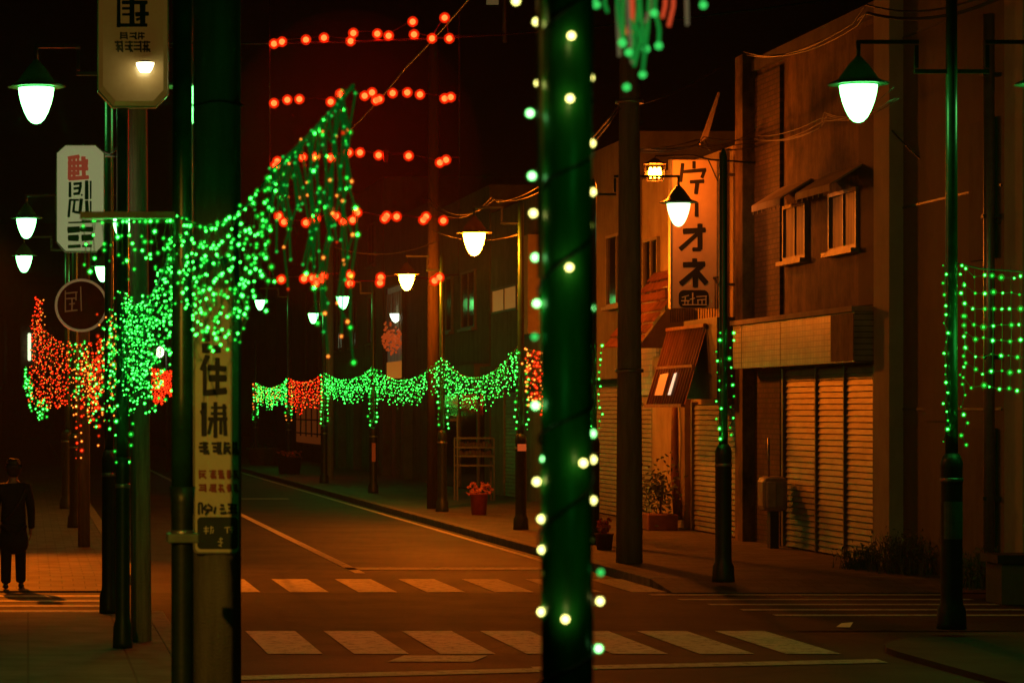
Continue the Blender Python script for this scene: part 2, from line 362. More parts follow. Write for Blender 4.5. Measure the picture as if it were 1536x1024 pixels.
street_lamp(PXS[30.6], 30.6, 6.75, 'tall green lamp post at the right corner with zigzag arms and big lit lamp', [(-.95, hz(128, 30.6), 1.0, GLASS_W), (.95, hz(128, 30.6), 1.0, GLASS_W)], plate=(PLATE, (.92, 1.3)), base_r=.108)
lp39 = street_lamp(PXS[39], 39, 5.75, 'lamp post in front of the closed shutters with green lights down its middle', [], r=.055)
street_lamp(PXS[49.9], 49.9, 6.2, 'lamp post half hidden behind the near bulb-wrapped post, its white lamp before the shop board', [(1.42, hz(305, 49.9), 1.02, GLASS_W2)])
street_lamp(PXS[56], 56, 6.3, 'post bearing the orange street lamp, small orange plate on its base', [(-.87, hz(350, 56), 1.1, GLASS_S)], plate=None)
street_lamp(PXS[66], 66, 5.8, 'post beside the brown wooden pole, under the second orange lamp', [(-.78, hz(412, 66), .92, GLASS_S)])
street_lamp(PXS[81], 81, 5.9, 'distant post with white lamp near the lit show window', [(-.82, hz(445, 81), .9, GLASS_W)])
street_lamp(PXS[92], 92, 5.8, 'distant post with small white lamp between red and green garlands', [(-.33, hz(470, 92), .82, GLASS_W)])
street_lamp(PXS[108], 108, 6.8, 'distant post with white lamp at the left end of the red garland', [(-1.03, hz(450, 108), .95, GLASS_W)])
street_lamp(PXS[124], 124, 5.2, 'farthest post at the end of the garland row')
# caged amber lantern on a bracket from the old shop
YL = 50.9
pl = W(982, 246, YL); la = thing('caged_lantern', 'glowing amber caged lantern on a thin bracket beside the shop board', 'lantern', (pl.x, YL, pl.z-.3))
b = MB(); q0 = W(1066, 236, YL); b.tube([(pl.x, YL, pl.z+.1), (pl.x+.02, YL, q0.z+.02), (q0.x-.3, YL, q0.z+.03), (q0.x, YL, q0.z-.04), (FX+.02, YL, q0.z-.1)], .016, 6); b.cyl((q0.x-.05, YL, q0.z-.02), (q0.x+.12, YL, q0.z-.4), .012, n=6); b.build('bracket', DARK, la)
ln = MB()
for k in range(8):
    a = 2*PI*k/8; ln.tube([(pl.x+math.cos(a)*.19, YL+math.sin(a)*.19, pl.z), (pl.x+math.cos(a)*.145, YL+math.sin(a)*.145, pl.z-.28)], .006, 4)
for z, r_ in ((0, .19), (-.12, .17), (-.28, .145)):
    ln.tube([(pl.x+math.cos(2*PI*k/20)*r_, YL+math.sin(2*PI*k/20)*r_, pl.z+z) for k in range(21)], .007, 4)
ln.lathe((pl.x, YL, pl.z), [(.03, .1), (.1, .05), (.17, .012), (.17, .0)], 16)
lno = ln.build('lantern', DARK, la)
for k in range(3): MB().ball((pl.x-.07+.07*k, YL-.01*k, pl.z-.15), .04, 2, (1, 1, 2.4)).build('filament', GLASS_L, lno)
for y_, z0_, w_, h_ in ((56, hz(676, 56), .16, .13), (81, hz(692, 81), .1, .5)):
    tgt = [o for o in COL.objects if o.name.startswith('post_base') and abs(world_loc(o).y-y_) < .1 and world_loc(o).x > 5][0]
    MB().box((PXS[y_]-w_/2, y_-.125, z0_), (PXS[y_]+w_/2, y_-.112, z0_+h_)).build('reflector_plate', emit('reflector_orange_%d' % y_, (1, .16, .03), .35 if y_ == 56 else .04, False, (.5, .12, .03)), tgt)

# ------------------------------------------------------------------ poles
def pole(name, label, x, y, r0, r1, top, m, group='utility poles', fittings=True, lx=0):
    root = thing(name, label, 'pole', (x, y, .12), group)
    MB().cyl((x, y, .1), (x+lx, y, top), r0, r1, 22).build('shaft', m, root)
    if fittings:
        for z in (2.9, top*.72):
            if z < top: MB().lathe((x+lx*z/top, y, z), [(r0*1.0, 0), (r0*1.06, .005), (r0*1.06, .05), (r0*1.0, .055)], 20).build('steel_band', STEEL, root)
        a = MB().box((x-.7, y-.06, top-.55), (x+.7, y+.06, top-.43)).build('cross_arm', STEEL, root)
        for k in (-.6, -.2, .25, .6): MB().lathe((x+k, y, top-.43), [(.03, 0), (.055, .03), (.03, .06), (.05, .09), (.02, .14)], 10).build('insulator', WHITEP, a)
    return root
np_ = pole('utility_pole', 'thick grey concrete pole carrying the long white vertical sign', 1.215, 19.3, .157, .15, 9.5, CONC)
pole('utility_pole', 'pale tapered pole rising under the big white sign box', (212-CX)*29/F, 29, .1, .078, 8.5, WOODC, lx=-.05)
pole('utility_pole', 'pale grey pole behind the round red sign on the left pavement', (126-CX)*49/F, 49, .1, .09, 5.2, CONC, fittings=False)
pole('utility_pole', 'dark concrete pole on the corner in front of the old shop', 8.82, 44, .195, .13, 9.5, CONC)
pole('utility_pole', 'brown weathered pole on the far pavement beside the red bucket', 9.19, 68, .15, .11, 10.8, mat('brown_pole', (.055, .038, .023), .9, var=.4, scale=3, stretch=(6, 6, .5), bump=.4), fittings=False)
pole('utility_pole', 'thin distant brown pole behind the green garlands', 9.75, 97, .13, .12, 8, WOODC, fittings=False)
# steel strap joining near post and pole, eye bolt
b = MB(); b.box((.80, 17.2, hz(813, 17.3)), (.98, 17.4, hz(799, 17.3)), bev=.008); MB_ = b.build('strap', PLATE, [o for o in COL.objects if o.name.startswith('street_lamp')][0])
MB().tube([(1.215+.172*math.cos(a), 19.3+.172*math.sin(a), hz(158, 19.3)+.01*math.sin(3*a)) for a in [2*PI*k/24 for k in range(25)]]+[(1.32, 19.12, hz(158, 19.3)), (1.335, 19.11, hz(150, 19.3)), (1.35, 19.12, hz(160, 19.3))], .006, 6).build('wire_loop', DARK, np_)
def lamp(name, kind, loc, col, power, size, parent=None, target=None, spot=None, blend=.6):
    d = bpy.data.lights.new(name, kind); d.color = col; d.energy = power; d.shadow_soft_size = size
    o = bpy.data.objects.new(name, d); COL.objects.link(o)
    if kind == 'SPOT': d.spot_size = math.radians(spot); d.spot_blend = blend
    if target is not None: o.rotation_euler = (Vector(target)-Vector(loc)).to_track_quat('-Z', 'Y').to_euler()
    if parent: o.parent = parent; o.location = Vector(loc)-world_loc(parent)
    else: o.location = Vector(loc)
    return o
SOD = (1, .16, .003)
def wall_lamp(label, x, y, z, col, power, tgt, cone):  # builds an assumed lamp, out of view, added for the light it throws
    root = thing('assumed_wall_lamp', label, 'lamp', (x-.5, y, z))
    b = MB(); b.tube([(x-.5, y, z+.05), (x-.2, y, z+.32), (x, y, z+.3)], .02, 8); b.build('bracket', DARK, root)
    MB().lathe((x, y, z), [(.03, .3), (.08, .26), (.2, .12), (.26, .1), (.24, .09)], 20).build('hood', DARK, root)
    g = MB().ball((x, y, z-.02), .09, 2).build('globe', emit('globe_glass', col, 6, False), root); g.visible_shadow = True
    lamp('assumed_lamp_light', 'SPOT', (x, y, z-.14), col, power, .05, root, tgt, cone, .75)
wall_lamp('assumed unseen hooded amber lamp on the closed shop, added to light the left pavement', -1.28, 45, 5.6, SOD, 3400, (-.2, 42.5, 0), 96)  # assumed source, added out of view for the orange light on the left pavement
wall_lamp('assumed unseen hooded yellow lamp on the near shop wall, added to light the pole sign', -1.3, 9, 4.4, (1, .45, .04), 900, (1.15, 19.2, 1.45), 25)  # assumed source, added out of view to brighten the long sign and its pole

# ------------------------------------------------------------------ signs
def rounded(x0, y0, x1, y1, r, n=6):
    out = []
    for cx, cy, a0 in ((x1-r, y1-r, 0), (x0+r, y1-r, 90), (x0+r, y0+r, 180), (x1-r, y0+r, 270)):
        for k in range(n+1):
            a = math.radians(a0+90*k/n); out.append((cx+r*math.cos(a), cy+r*math.sin(a)))
    return out
Y1 = 19.12
sg = thing('vertical_sign', 'long white vertical sign with bold black characters fixed to the near concrete pole', 'sign', W(325, 830, Y1))
MB().poly([W(x, y, Y1) for x, y in rounded(290, 430, 360, 830, 9)], (0, .012, 0)).build('board', WHITEP, sg)
b = MB()
rim = [W(x, y, Y1-.003) for x, y in rounded(291.5, 431, 358.8, 828.5, 8)]; b.tube(rim+rim[:1], .0045, 6); b.build('rim', STEEL, sg)
S = [(310, 497, 310, 510, 11), (309, 517, 309, 527, 12), (326, 520, 326, 527, 11), (325, 496, 330, 502, 6),
     (311, 534, 303, 554, 7), (307, 550, 307, 592, 6), (326, 538, 326, 547, 8), (313, 551, 338, 553, 8), (315, 567, 338, 567, 10), (310, 589, 338, 586, 10), (326, 546, 326, 586, 7),
     (306, 605, 306, 652, 8), (302, 616, 304, 622, 5), (317, 611, 339, 611, 4), (317, 620, 339, 620, 4), (323, 604, 323, 655, 6), (336, 607, 338, 652, 6), (313, 628, 340, 628, 5), (317, 631, 313, 650, 5), (331, 631, 331, 650, 5)]
for i, (a, c) in enumerate(((298, 313), (317, 332), (336, 345), (349, 357))): S += blockglyph(a, 663, c, 680, 40+i, 3.6)
S += [(298, 755, 298, 770, 3), (303, 755, 303, 769, 2.5), (298, 754, 303, 754, 2.5), (309, 757, 305, 763, 3), (312, 756, 318, 761, 3), (307, 764, 318, 764, 3), (313, 764, 308, 771, 3), (323, 760, 321, 769, 3),
      (331, 757, 335, 757, 3), (330, 763, 336, 762, 3), (331, 769, 339, 768, 3.5), (342, 756, 355, 757, 3), (343, 762, 355, 763, 3), (342, 768, 356, 769, 3), (347, 755, 347, 769, 3), (353, 758, 354, 769, 3)]
strokes('lettering', S, Y1, INK, sg)
S = []
for i, (a, c) in enumerate(((298, 309), (314, 324), (327, 336), (340, 347), (350, 357))): S += blockglyph(a, 705, c, 717, 60+i, 2.8)+blockglyph(a, 726, c, 737, 80+i, 2.8)
strokes('red_lettering', S, Y1, mat('ink_red_dark', (.3, .05, .03), .6), sg)
pn = MB().poly([W(x, y, Y1-.004) for x, y in rounded(296, 775, 357, 823, 6)]).build('dark_panel', INKG, sg)
strokes('lettering', [(306, 792, 313, 792, 1.6), (306, 796, 313, 796, 1.6), (309, 789, 309, 800, 1.6), (315, 791, 320, 791, 1.5), (317, 789, 316, 800, 1.5), (320, 794, 319, 799, 1.5),
                      (337, 791, 350, 790, 1.6), (341, 792, 341, 799, 1.5), (345, 794, 350, 794, 1.5), (347, 792, 348, 799, 1.5), (329, 808, 334, 808, 1.5), (331, 806, 331, 812, 1.5), (327, 812, 334, 813, 1.5), (333, 813, 330, 818, 1.5), (328, 817, 332, 819, 1.5)], Y1, WHITEP, pn, -.009)

def sign_box(label, x0, y0, x1, y1, cut, Y, D, m, edge, cut_top=True):
    root = thing('sign_box', label, 'sign', W((x0+x1)/2, y1, Y))
    c = cut
    P = [(x0, y1-c*1.1), (x0+c, y1), (x1-c*.8, y1), (x1, y1-c*.8)]
    P += [(x1, y0+c*.9), (x1-c, y0), (x0+c, y0), (x0, y0+c*.9)] if cut_top else [(x1, y0), (x0, y0)]
    # bulging translucent face: inner loop pushed forward
    b = MB(); cx, cy = (x0+x1)/2, (y0+y1)/2
    L0 = [W(x, y, Y) for x, y in P]; L1 = [W(cx+(x-cx)*.86, cy+(y-cy)*.93, Y)+Vector((0, -.05, 0)) for x, y in P]; L2 = [p+Vector((0, D, 0)) for p in L0]
    A, B_, C_ = ([b.bm.verts.new(p) for p in L] for L in (L0, L1, L2))
    b.join(A, B_, False); b.join(C_, A, False); b.bm.faces.new(B_); b.bm.faces.new(C_)
    f = b.build('face', m, root)
    b = MB()
    b.tube(L0+L0[:1], .009, 6); b.build('edge_frame', edge, root)
    return root
EDGE = mat('clear_edge', (.6, .55, .42), .2, spec=.9)
BOX1 = mat('acrylic_dim', (.48, .36, .2), .3, var=.12, scale=1.5, col2=(.34, .22, .1), spec=.7, coat=.6)
b1 = BOX1.node_tree.nodes['Principled BSDF']; b1.inputs['Emission Color'].default_value = (1, .42, .06, 1); b1.inputs['Emission Strength'].default_value = .05
s2 = sign_box('big dim white sign box with dark characters on top of the pale pole', 147, -55, 252, 160, 22, 28.0, .22, BOX1, EDGE)
Yb = 27.95
strokes('lettering', [(178, -10, 178, 40, 6), (176, 38, 220, 38, 5), (184, 4, 220, 4, 6), (198, -8, 198, 37, 8), (214, 4, 214, 37, 8), (184, 13, 197, 13, 4), (184, 22, 197, 22, 4), (204, 22, 222, 21, 6), (205, 30, 210, 28, 4), (178, -10, 220, -10, 6)], Yb, INKG, s2)
S = []
for i, a in enumerate((180, 194, 207)): S += blockglyph(a, 49, a+11, 59, 20+i, 2.2)
for i, a in enumerate((172, 187, 200, 213)): S += blockglyph(a, 62, a+12, 78, 33+i, 2.4)
strokes('lettering', S, Yb, mat('ink_olive', (.1, .075, .03), .7), s2)
sl = MB(); pc = W(218, 94, 27.75)  # glowing bowl set on for the bright lamp shape on this face
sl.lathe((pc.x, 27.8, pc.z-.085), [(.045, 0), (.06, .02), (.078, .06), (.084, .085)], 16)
sl_o = sl.build('sign_glow_bowl', emit('bowl_glow', (1, .85, .4), 8, True), s2)
MB().cyl((pc.x, 27.8, pc.z+.004), (pc.x, 27.8, pc.z+.02), .092, .05, 16).build('bowl_cap', DARK, sl_o)
BOX2 = emit('acrylic_lit', (.8, .78, .36), .24, False, (.55, .5, .32))
s3 = sign_box('lit cream sign box with red and grey characters held out from the green post', 85, 218, 156, 377, 13, 28.6, .2, BOX2, EDGE)
Yc = 28.55
b = MB(); pq = W(157, 228, 28.7); b.tube([pq, W(166, 232, 28.6), W(176, 220, 28.4)], .014, 6); b.tube([W(156, 234, 28.7), W(178, 234, 28.4)], .012, 6); b.build('bracket', STEEL, s3)
S = [(103, 237, 118, 235, 6), (103, 245, 131, 244, 6), (103, 253, 131, 253, 6), (103, 260, 118, 260, 6), (105, 238, 104, 268, 5), (111, 236, 111, 268, 5), (117, 236, 117, 262, 4), (125, 236, 126, 268, 6), (104, 268, 132, 266, 6), (130, 240, 129, 250, 5)]
strokes('red_lettering', S, Yc, INKR, s3)
S = [(105, 274, 105, 295, 4.5), (111, 276, 122, 275, 4), (111, 283, 120, 282, 4), (111, 291, 119, 290, 4.5), (121, 278, 119, 288, 4), (122, 292, 123, 293, 3), (130, 272, 130, 298, 6), (136, 272, 136, 298, 2.5),
     (104, 300, 118, 300, 3), (105, 301, 103, 325, 4), (112, 300, 110, 318, 4), (122, 299, 120, 318, 5), (112, 318, 124, 320, 4), (130, 302, 131, 322, 6), (136, 302, 136, 322, 2.5)]
strokes('lettering', S, Yc, mat('ink_greygreen', (.06, .1, .08), .6), s3)
S = [(103, 334, 138, 333, 3), (103, 345, 118, 344, 9), (122, 344, 138, 344, 8), (104, 357, 116, 357, 10), (124, 357, 138, 356, 9), (103, 370, 120, 369, 5), (124, 369, 137, 369, 4)]
strokes('faded_lettering', S, Yc, mat('ink_faded', (.3, .16, .1), .6), s3)
# round red sign
rs = thing('round_sign', 'round dark red sign with pale rim and pale strokes on the left pavement', 'sign', W(122, 496, 48.8))
cc = W(122, 458, 48.8); rr = 38*48.8/F
MB().cyl(cc+Vector((0, -.02, 0)), cc+Vector((0, .06, 0)), rr, rr, 40).build('disc', mat('maroon', (.09, .014, .01), .6, var=.3, scale=5), rs)
ring = [cc+Vector((rr*math.cos(2*PI*k/40), -.025, rr*math.sin(2*PI*k/40))) for k in range(41)]
MB().tube(ring, .022, 6).build('rim', emit('rim_pale_glow', (1, .75, .3), .09, False, (.8, .68, .4)), rs)  # rim and strokes glow faintly, standing in for light on the sign
strokes('lettering', [(98, 436, 98, 468, 2), (98, 440, 116, 438, 2), (98, 448, 114, 447, 2), (104, 456, 112, 455, 2), (98, 467, 116, 465, 2), (121, 430, 122, 466, 2), (114, 438, 114, 450, 2), (108, 448, 108, 466, 2)], 48.75, emit('ink_pale_glow', (1, .5, .15), .04, False, (.34, .2, .08)), rs)
b = MB(); b.box((cc.x+.05, 48.85, cc.z-.05), (cc.x+.11, 49, cc.z+.05)); b.build('bracket', DARK, rs)

# ------------------------------------------------------------------ buildings, far side of the road
def bld(name, label, y0, y1, hgt, m, depth=9, cat='building', x=FX):
    root = thing(name, label, cat, (x, (y0+y1)/2, .0))
    MB().box((x, y0, -.05), (x+depth, y1, hgt)).build('wall', m, root)
    return root
def fbox(root, name, y0, y1, z0, z1, out, m, inn=.02, bev=0., x=FX):
    return MB().box((x-out, y0, z0), (x+inn, y1, z1), bev=bev).build(name, m, root)
def shutter(root, y0, y1, z0, z1, m, pitch=.092, posts=(), x=FX, name='shutter'):
    b = MB(); n = int((z1-z0)/pitch)
    for k in range(n):
        z = z0+k*pitch
        b.poly([(x-.075, y0, z+.012), (x-.075, y1, z+.012), (x-.05, y1, z+pitch), (x-.05, y0, z+pitch)])
        b.poly([(x-.05, y0, z+pitch), (x-.05, y1, z+pitch), (x-.075, y1, z+pitch+.012), (x-.075, y0, z+pitch+.012)])
    o = b.build(name, m, root)
    for yy in (y0, y1): fbox(o, 'guide_rail', yy-.06, yy+.06, z0, z1, .11, FRAME, x=x)
    for yy in posts: fbox(o, 'centre_post', yy-.025, yy+.025, z0, z1, .1, m, x=x)
    return o
def window(root, y0, y1, z0, z1, m=None, mull=1, sill=True, x=FX, fr=.06):
    f = MB()
    f.box((x-.07, y0-fr, z0-fr), (x+.01, y0, z1+fr)); f.box((x-.07, y1, z0-fr), (x+.01, y1+fr, z1+fr)); f.box((x-.068, y0, z1), (x+.01, y1, z1+fr)); f.box((x-.068, y0, z0-fr), (x+.01, y1, z0))
    for k in range(mull): yy = y0+(y1-y0)*(k+1)/(mull+1); f.box((x-.055, yy-.025, z0), (x+.01, yy+.025, z1))
    o = f.build('window', FRAME, root)
    MB().box((x-.03, y0, z0), (x-.005, y1, z1)).build('pane', m or GLASSD, o)
    if sill: MB().box((x-.16, y0-.12, z0-fr-.07), (x+.01, y1+.12, z0-fr-.002)).build('sill', FRAME, o)
    return o
# A: beige corner building
A = bld('beige_building', 'plain beige windowless corner building behind the right-hand lamp post', 37.2, 43.2, 11.5, STUC_B)
fbox(A, 'corner_pilaster', 42.5, 43.28, .1, 11.4, .2, stucco('stucco_pier', (.5, .48, .36), (.34, .32, .23)))
fbox(A, 'recessed_panel', fy(1496), fy(1442), .13, 2.12, .03, STUC_D)
fbox(A, 'wall_panel', fy(1420), fy(1388), 2.2, 4.4, .02, STUC_B)
fbox(A, 'blank_panel', fy(1496), fy(1457), 4.3, 6.1, .035, STUC_D)
b = MB(); b.cyl((FX-.14, fy(1500), .15), (FX-.14, fy(1500), 7.4), .07, n=12)
p = b.build('drain_pipe', STEEL, A)
for z in (1.2, 3., 4.8, 6.6): MB().box((FX-.23, fy(1500)-.05, z), (FX+.01, fy(1500)+.05, z+.05)).build('clamp', DARK, p)
fbox(A, 'side_pilaster', 37.25, 37.95, .1, 10.5, .05, MATS['stucco_pier'])
for z in (2.35, 5.2, 7.6): fbox(A, 'seam', 38.2, 42.6, z, z+.03, .012, DARK)
# B: stained stucco shop with tiled fascia
Bb = bld('shuttered_shop', 'stained ochre shop with closed wide shutter and two small awning windows', 43.4, 51.0, 8.1, STUC_O)
fbox(Bb, 'brick_pier', 49.25, 50.95, .1, 8.0, .06, BRICK)
fbox(Bb, 'dark_side_wall', 43.42, 44.68, 3.9, 8.0, .03, stucco('stucco_darker', (.07, .05, .035), (.03, .02, .015)))  # darker plaster over the near end of the upper wall
shutter(Bb, fy(1322), fy(1183), .14, 3.02, SHUT, posts=(fy(1232), fy(1275)))
fs = MB().box((FX-.42, 43.5, 3.05), (FX+.01, 50.98, 3.78)).build('tiled_fascia', FTILE, Bb)
MB().box((FX-.47, 43.45, 3.782), (FX+.01, 51.0, 3.86)).build('coping', STUC_W, fs)
for yy in (fy(1150), fy(1210), fy(1297)): MB().box((FX-.424, yy-.012, 3.06), (FX-.41, yy+.012, 3.77)).build('joint', DARK, fs)
fbox(Bb, 'fascia_end_panel', 43.52, 44.75, 3.07, 3.76, .428, STUC_O)
for (ya, yb) in ((47.7, 49.0), (44.75, 46.2)):
    w = window(Bb, ya, yb, 4.83, 5.62, mat('curtain_glass', (.2, .14, .07), .6, var=.5, scale=1.2, stretch=(1, 6, .4), spec=.3), 1)
    aw = MB(); aw.poly([(FX-.5, ya-.25, 5.68), (FX-.5, yb+.3, 5.68), (FX-.02, yb+.3, 5.98), (FX-.02, ya-.25, 5.98)], (0, 0, .03)); aw.build('awning', STUC_W, w)
    b = MB()
    for k in range(7): yy = ya-.2+(yb-ya+.45)*k/6; b.box((FX-.5, yy-.012, 5.55), (FX-.488, yy+.012, 5.7))
    b.box((FX-.51, ya-.25, 5.6), (FX-.5, yb+.3, 5.70)); b.build('awning_front', STUC_W, w)
fbox(Bb, 'parapet', 43.4, 51.0, 8.102, 8.3, .1, STUC_D)
ub = thing('utility_box', 'grey rounded metal utility box on a stand before the brick pier', 'utility box', (12.05, 48.6, .12))
MB().box((11.86, 48.35, .72), (12.26, 48.85, 1.28), bev=.09).build('cabinet', mat('cabinet_grey', (.4, .37, .3), .45, var=.2), ub)
MB().box((11.9, 48.3, .78), (12.05, 48.36, 1.2), bev=.02).build('door', mat('cabinet_pale', (.5, .47, .38), .4), ub)
MB().box((12.0, 48.5, .12), (12.14, 48.7, .72)).build('stand', DARK, ub)
MB().cyl((12.0, 48.6, 1.27), (12.0, 48.6, 1.9), .02, n=8).build('conduit', STEEL, ub)
# C: old shop with vertical board
Cb = bld('old_shop', 'old pale shop with rail balcony, slatted awning and tiled lean-to roof', 51.1, 60.6, 7.0, STUC_W)
fbox(Cb, 'corner_pilaster', 51.02, 51.55, .1, 8.4, .25, STUC_O)
for k, px in enumerate((1085, 1092, 1108, 1122)): fbox(Cb, 'wall_rib', fy(px)-.06, fy(px)+.06, 3.95, 6.95, .09+.01*k, STUC_W)
fbox(Cb, 'dark_canopy', 51.6, 54.2, 2.55, 3.95, .55, DARK)
shutter(Cb, 51.65, 55.6, .14, 2.5, SHUTD)
b = MB(); b.box((FX-.55, 51.6, 4.62), (FX-.52, 56, 4.65))
for k in range(22): yy = 51.6+.2*k; b.cyl((FX-.535, yy, 3.96), (FX-.535, yy, 4.63), .009, n=5)
b.build('balcony_rail', DARK, Cb)
aw = MB()      # sloping slatted awning
for k in range(15):
    yy = 52.35+3.0*k/14
    p0, p1 = Vector((FX-.58, yy, 3.82)), Vector((FX-.98, yy+.0, 2.45)); aw.tube([p0, p1], .028, 4)
aw.box((FX-.63, 52.3, 3.8), (FX-.57, 55.4, 3.86)); aw.box((FX-1.02, 52.3, 2.4), (FX-.95, 55.4, 2.46)); aw.box((FX-.83, 52.3, 3.1), (FX-.79, 55.4, 3.15))
awo = aw.build('slatted_awning', WOOD, Cb)
MB().poly([(FX-.54, 52.4, 3.82), (FX-.54, 55.3, 3.82), (FX-.93, 55.3, 2.45), (FX-.93, 52.4, 2.45)]).build('backing_sheet', mat('red_sheet', (.22, .03, .015), .5, var=.5, scale=1.5), awo)
MB().poly([(FX-.985, 53.3, 2.62), (FX-.985, 53.55, 2.62), (FX-.87, 53.55, 3.0), (FX-.87, 53.3, 3.02)]).build('reflection_patch', emit('reflection_glow', (1, .85, .6), .7, False), awo)  # glowing patch painted in for a bright reflection among the slats
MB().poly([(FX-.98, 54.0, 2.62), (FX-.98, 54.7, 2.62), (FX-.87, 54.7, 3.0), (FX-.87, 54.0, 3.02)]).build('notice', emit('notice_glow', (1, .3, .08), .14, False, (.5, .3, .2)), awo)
rf = MB(); n = 26     # lean-to tile roof, ridged
for k in range(n):
    y0 = 55.6+3.4*k/n; y1 = 55.6+3.4*(k+1)/n; ym = (y0+y1)/2
    for j in range(7):
        t0, t1 = j/7, (j+1)/7
        xa, za = FX-.1-1.0*t0, 5.0-1.5*t0+.0; xb, zb = FX-.1-1.0*t1, 5.0-1.5*t1+.05
        rf.poly([(xa, y0, za), (xa, ym, za+.05), (xb, ym, zb+.05), (xb, y0, zb)]); rf.poly([(xa, ym, za+.05), (xa, y1, za), (xb, y1, zb), (xb, ym, zb+.05)])
rfo = rf.build('tiled_roof', ROOFT, Cb)
MB().poly([(FX-.05, 55.58, 4.9), (FX-1.1, 55.58, 3.5), (FX-.05, 55.58, 3.5)], (0, .05, 0)).build('gable_end', STUC_D, rfo)
fbox(Cb, 'orange_wall', 56.1, 59.0, .14, 3.4, .12, STUC_W)
b = MB(); b.tube([(FX-.2, 56.3, .3), (FX-.22, 56.5, 1.2), (FX-.25, 56.35, 2.0), (FX-.2, 56.6, 2.7)], [.09, .08, .07, .05], 8); b.build('gnarled_post', WOOD, Cb)
window(Cb, 58.9, 60.2, 4.5, 5.7)
b_ = fbox(Cb, 'lit_panel', 58.95, 60.55, 2.65, 3.65, .06, brickmat('mosaic', (.5, .32, .06), (.35, .1, .02), (.05, .03, .01), 1., .12, .12, .015, .4))
m = MATS['mosaic']; bs_ = m.node_tree.nodes['Principled BSDF']; bs_.inputs['Emission Color'].default_value = (1, .3, .03, 1); bs_.inputs['Emission Strength'].default_value = .13; m.cycles.emission_sampling = 'NONE'
shutter(Cb, 59.1, 60.5, .14, 2.5, SHUTD)
# vertical shop board, hangs out from the wall
vb = thing('shop_board', 'tall narrow white shop board with bold black brush characters, projecting from the old shop', 'sign', W(1041, 462, 51.9))
Yv = 51.9
MB().box(W(1008, 462, Yv), W(1075, 240, Yv)+Vector((0, .14, 0))).build('board', mat('board_white', (.66, .52, .34), .6, var=.12, scale=2), vb)
b = MB(); q0, q1 = W(1007, 463, Yv), W(1076, 239, Yv)
b.box((q0.x-.02, Yv-.02, q0.z), (q0.x+.012, Yv+.16, q1.z)); b.box((q1.x-.012, Yv-.02, q0.z), (q1.x+.02, Yv+.16, q1.z)); b.build('edge_trim', STEEL, vb)
S = [(1022, 258, 1058, 255, 6), (1024, 246, 1021, 272, 5), (1056, 258, 1053, 266, 5), (1036, 273, 1055, 272, 6), (1046, 274, 1044, 290, 6), (1041, 243, 1041, 252, 5), (1045, 305, 1045, 324, 6),
     (1026, 347, 1057, 345, 7.5), (1050, 337, 1050, 373, 7.5), (1050, 374, 1040, 374, 6), (1047, 350, 1021, 373, 7), (1042, 389, 1042, 399, 7), (1026, 397, 1056, 396, 8), (1052, 399, 1022, 425, 8), (1043, 408, 1043, 429, 8), (1046, 409, 1059, 424, 8)]
strokes('lettering', S, Yv, INK, vb)
pn = MB().poly([W(x, y, Yv-.012) for x, y in rounded(1018, 435, 1063, 461, 8)]).build('dark_panel', INK, vb)
strokes('lettering', [(1023, 446, 1033, 443, 1.6), (1022, 451, 1034, 451, 1.6), (1028, 446, 1027, 457, 1.6), (1032, 451, 1032, 457, 1.5), (1039, 439, 1039, 457, 1.8), (1035, 449, 1042, 447, 1.5), (1045, 445, 1060, 444, 1.6), (1046, 450, 1058, 449, 1.5), (1047, 450, 1047, 457, 1.5), (1053, 450, 1053, 457, 1.5), (1059, 444, 1059, 457, 1.5), (1024, 457, 1060, 457, 1.5)], Yv, WHITEP, pn, -.018)
b = MB()
for z in (4.5, 6.4): b.box((q1.x, Yv+.05, z), (FX+.01, Yv+.1, z+.05))
b.build('bracket', DARK, vb)
# D..I: darker shops farther down
D = bld('dark_shop', 'dark closed shop behind the corner concrete pole', 60.8, 71.5, 8.0, STUC_D)
window(D, 62, 64, 4.6, 6.0); window(D, 66, 68.5, 4.6, 6.0); fbox(D, 'fascia', 60.9, 71.4, 3.0, 3.7, .35, STUC_G); shutter(D, 61.6, 66, .14, 2.95, SHUTD); shutter(D, 66.6, 71, .14, 2.95, SHUTD)
E = bld('grey_shop', 'grey shop with two lit orange upstairs panes and ribbed shutter', 71.6, 80.4, 7.6, STUC_G)
window(E, 75.9, 79.9, 4.95, 5.5, emit('pane_amber', (1, .33, .05), .2, False, (.3, .15, .05)), 1, False)
shutter(E, 75.6, 77.6, .14, 2.9, SHUTD); fbox(E, 'fascia', 71.7, 80.3, 3.0, 3.5, .3, STUC_D)
fbox(E, 'hanging_panel', 72.6, 74.2, 4.2, 6.6, .3, STUC_W)
Fb = bld('tall_dark_shop', 'tall dark fronted shop behind the white rack and red bucket', 80.6, 92.0, 8.4, STUC_D)
b = MB(); b.box((FX-.03, 81.5, .15), (FX+.01, 90, 2.8)); b.build('dark_opening', GLASSD, Fb); fbox(Fb, 'fascia', 80.7, 91.9, 2.85, 3.6, .4, STUC_G); window(Fb, 83, 85.5, 4.7, 6.2); window(Fb, 87.5, 90, 4.7, 6.2)
for yy in (82.4, 86.0): fbox(Fb, 'door_post', yy-.06, yy+.06, .15, 2.8, .07, FRAME)
Gb = bld('columned_shop', 'shop front with pale columns below a tall lit show window', 92.2, 104.5, 8.8, STUC_D)
for px, w_ in ((585, .55), (604, .5), (617, .35)): fbox(Gb, 'column', fy(px)-w_, fy(px)+w_, .1, 3.4, .3, STUC_B if w_ == .5 else STUC_G)
y0, y1 = fy(608), fy(583.5)
WI = mat('window_inside', (.3, .26, .14), .4, var=.4, scale=.9, stretch=(1, 3, .3), spec=.7)
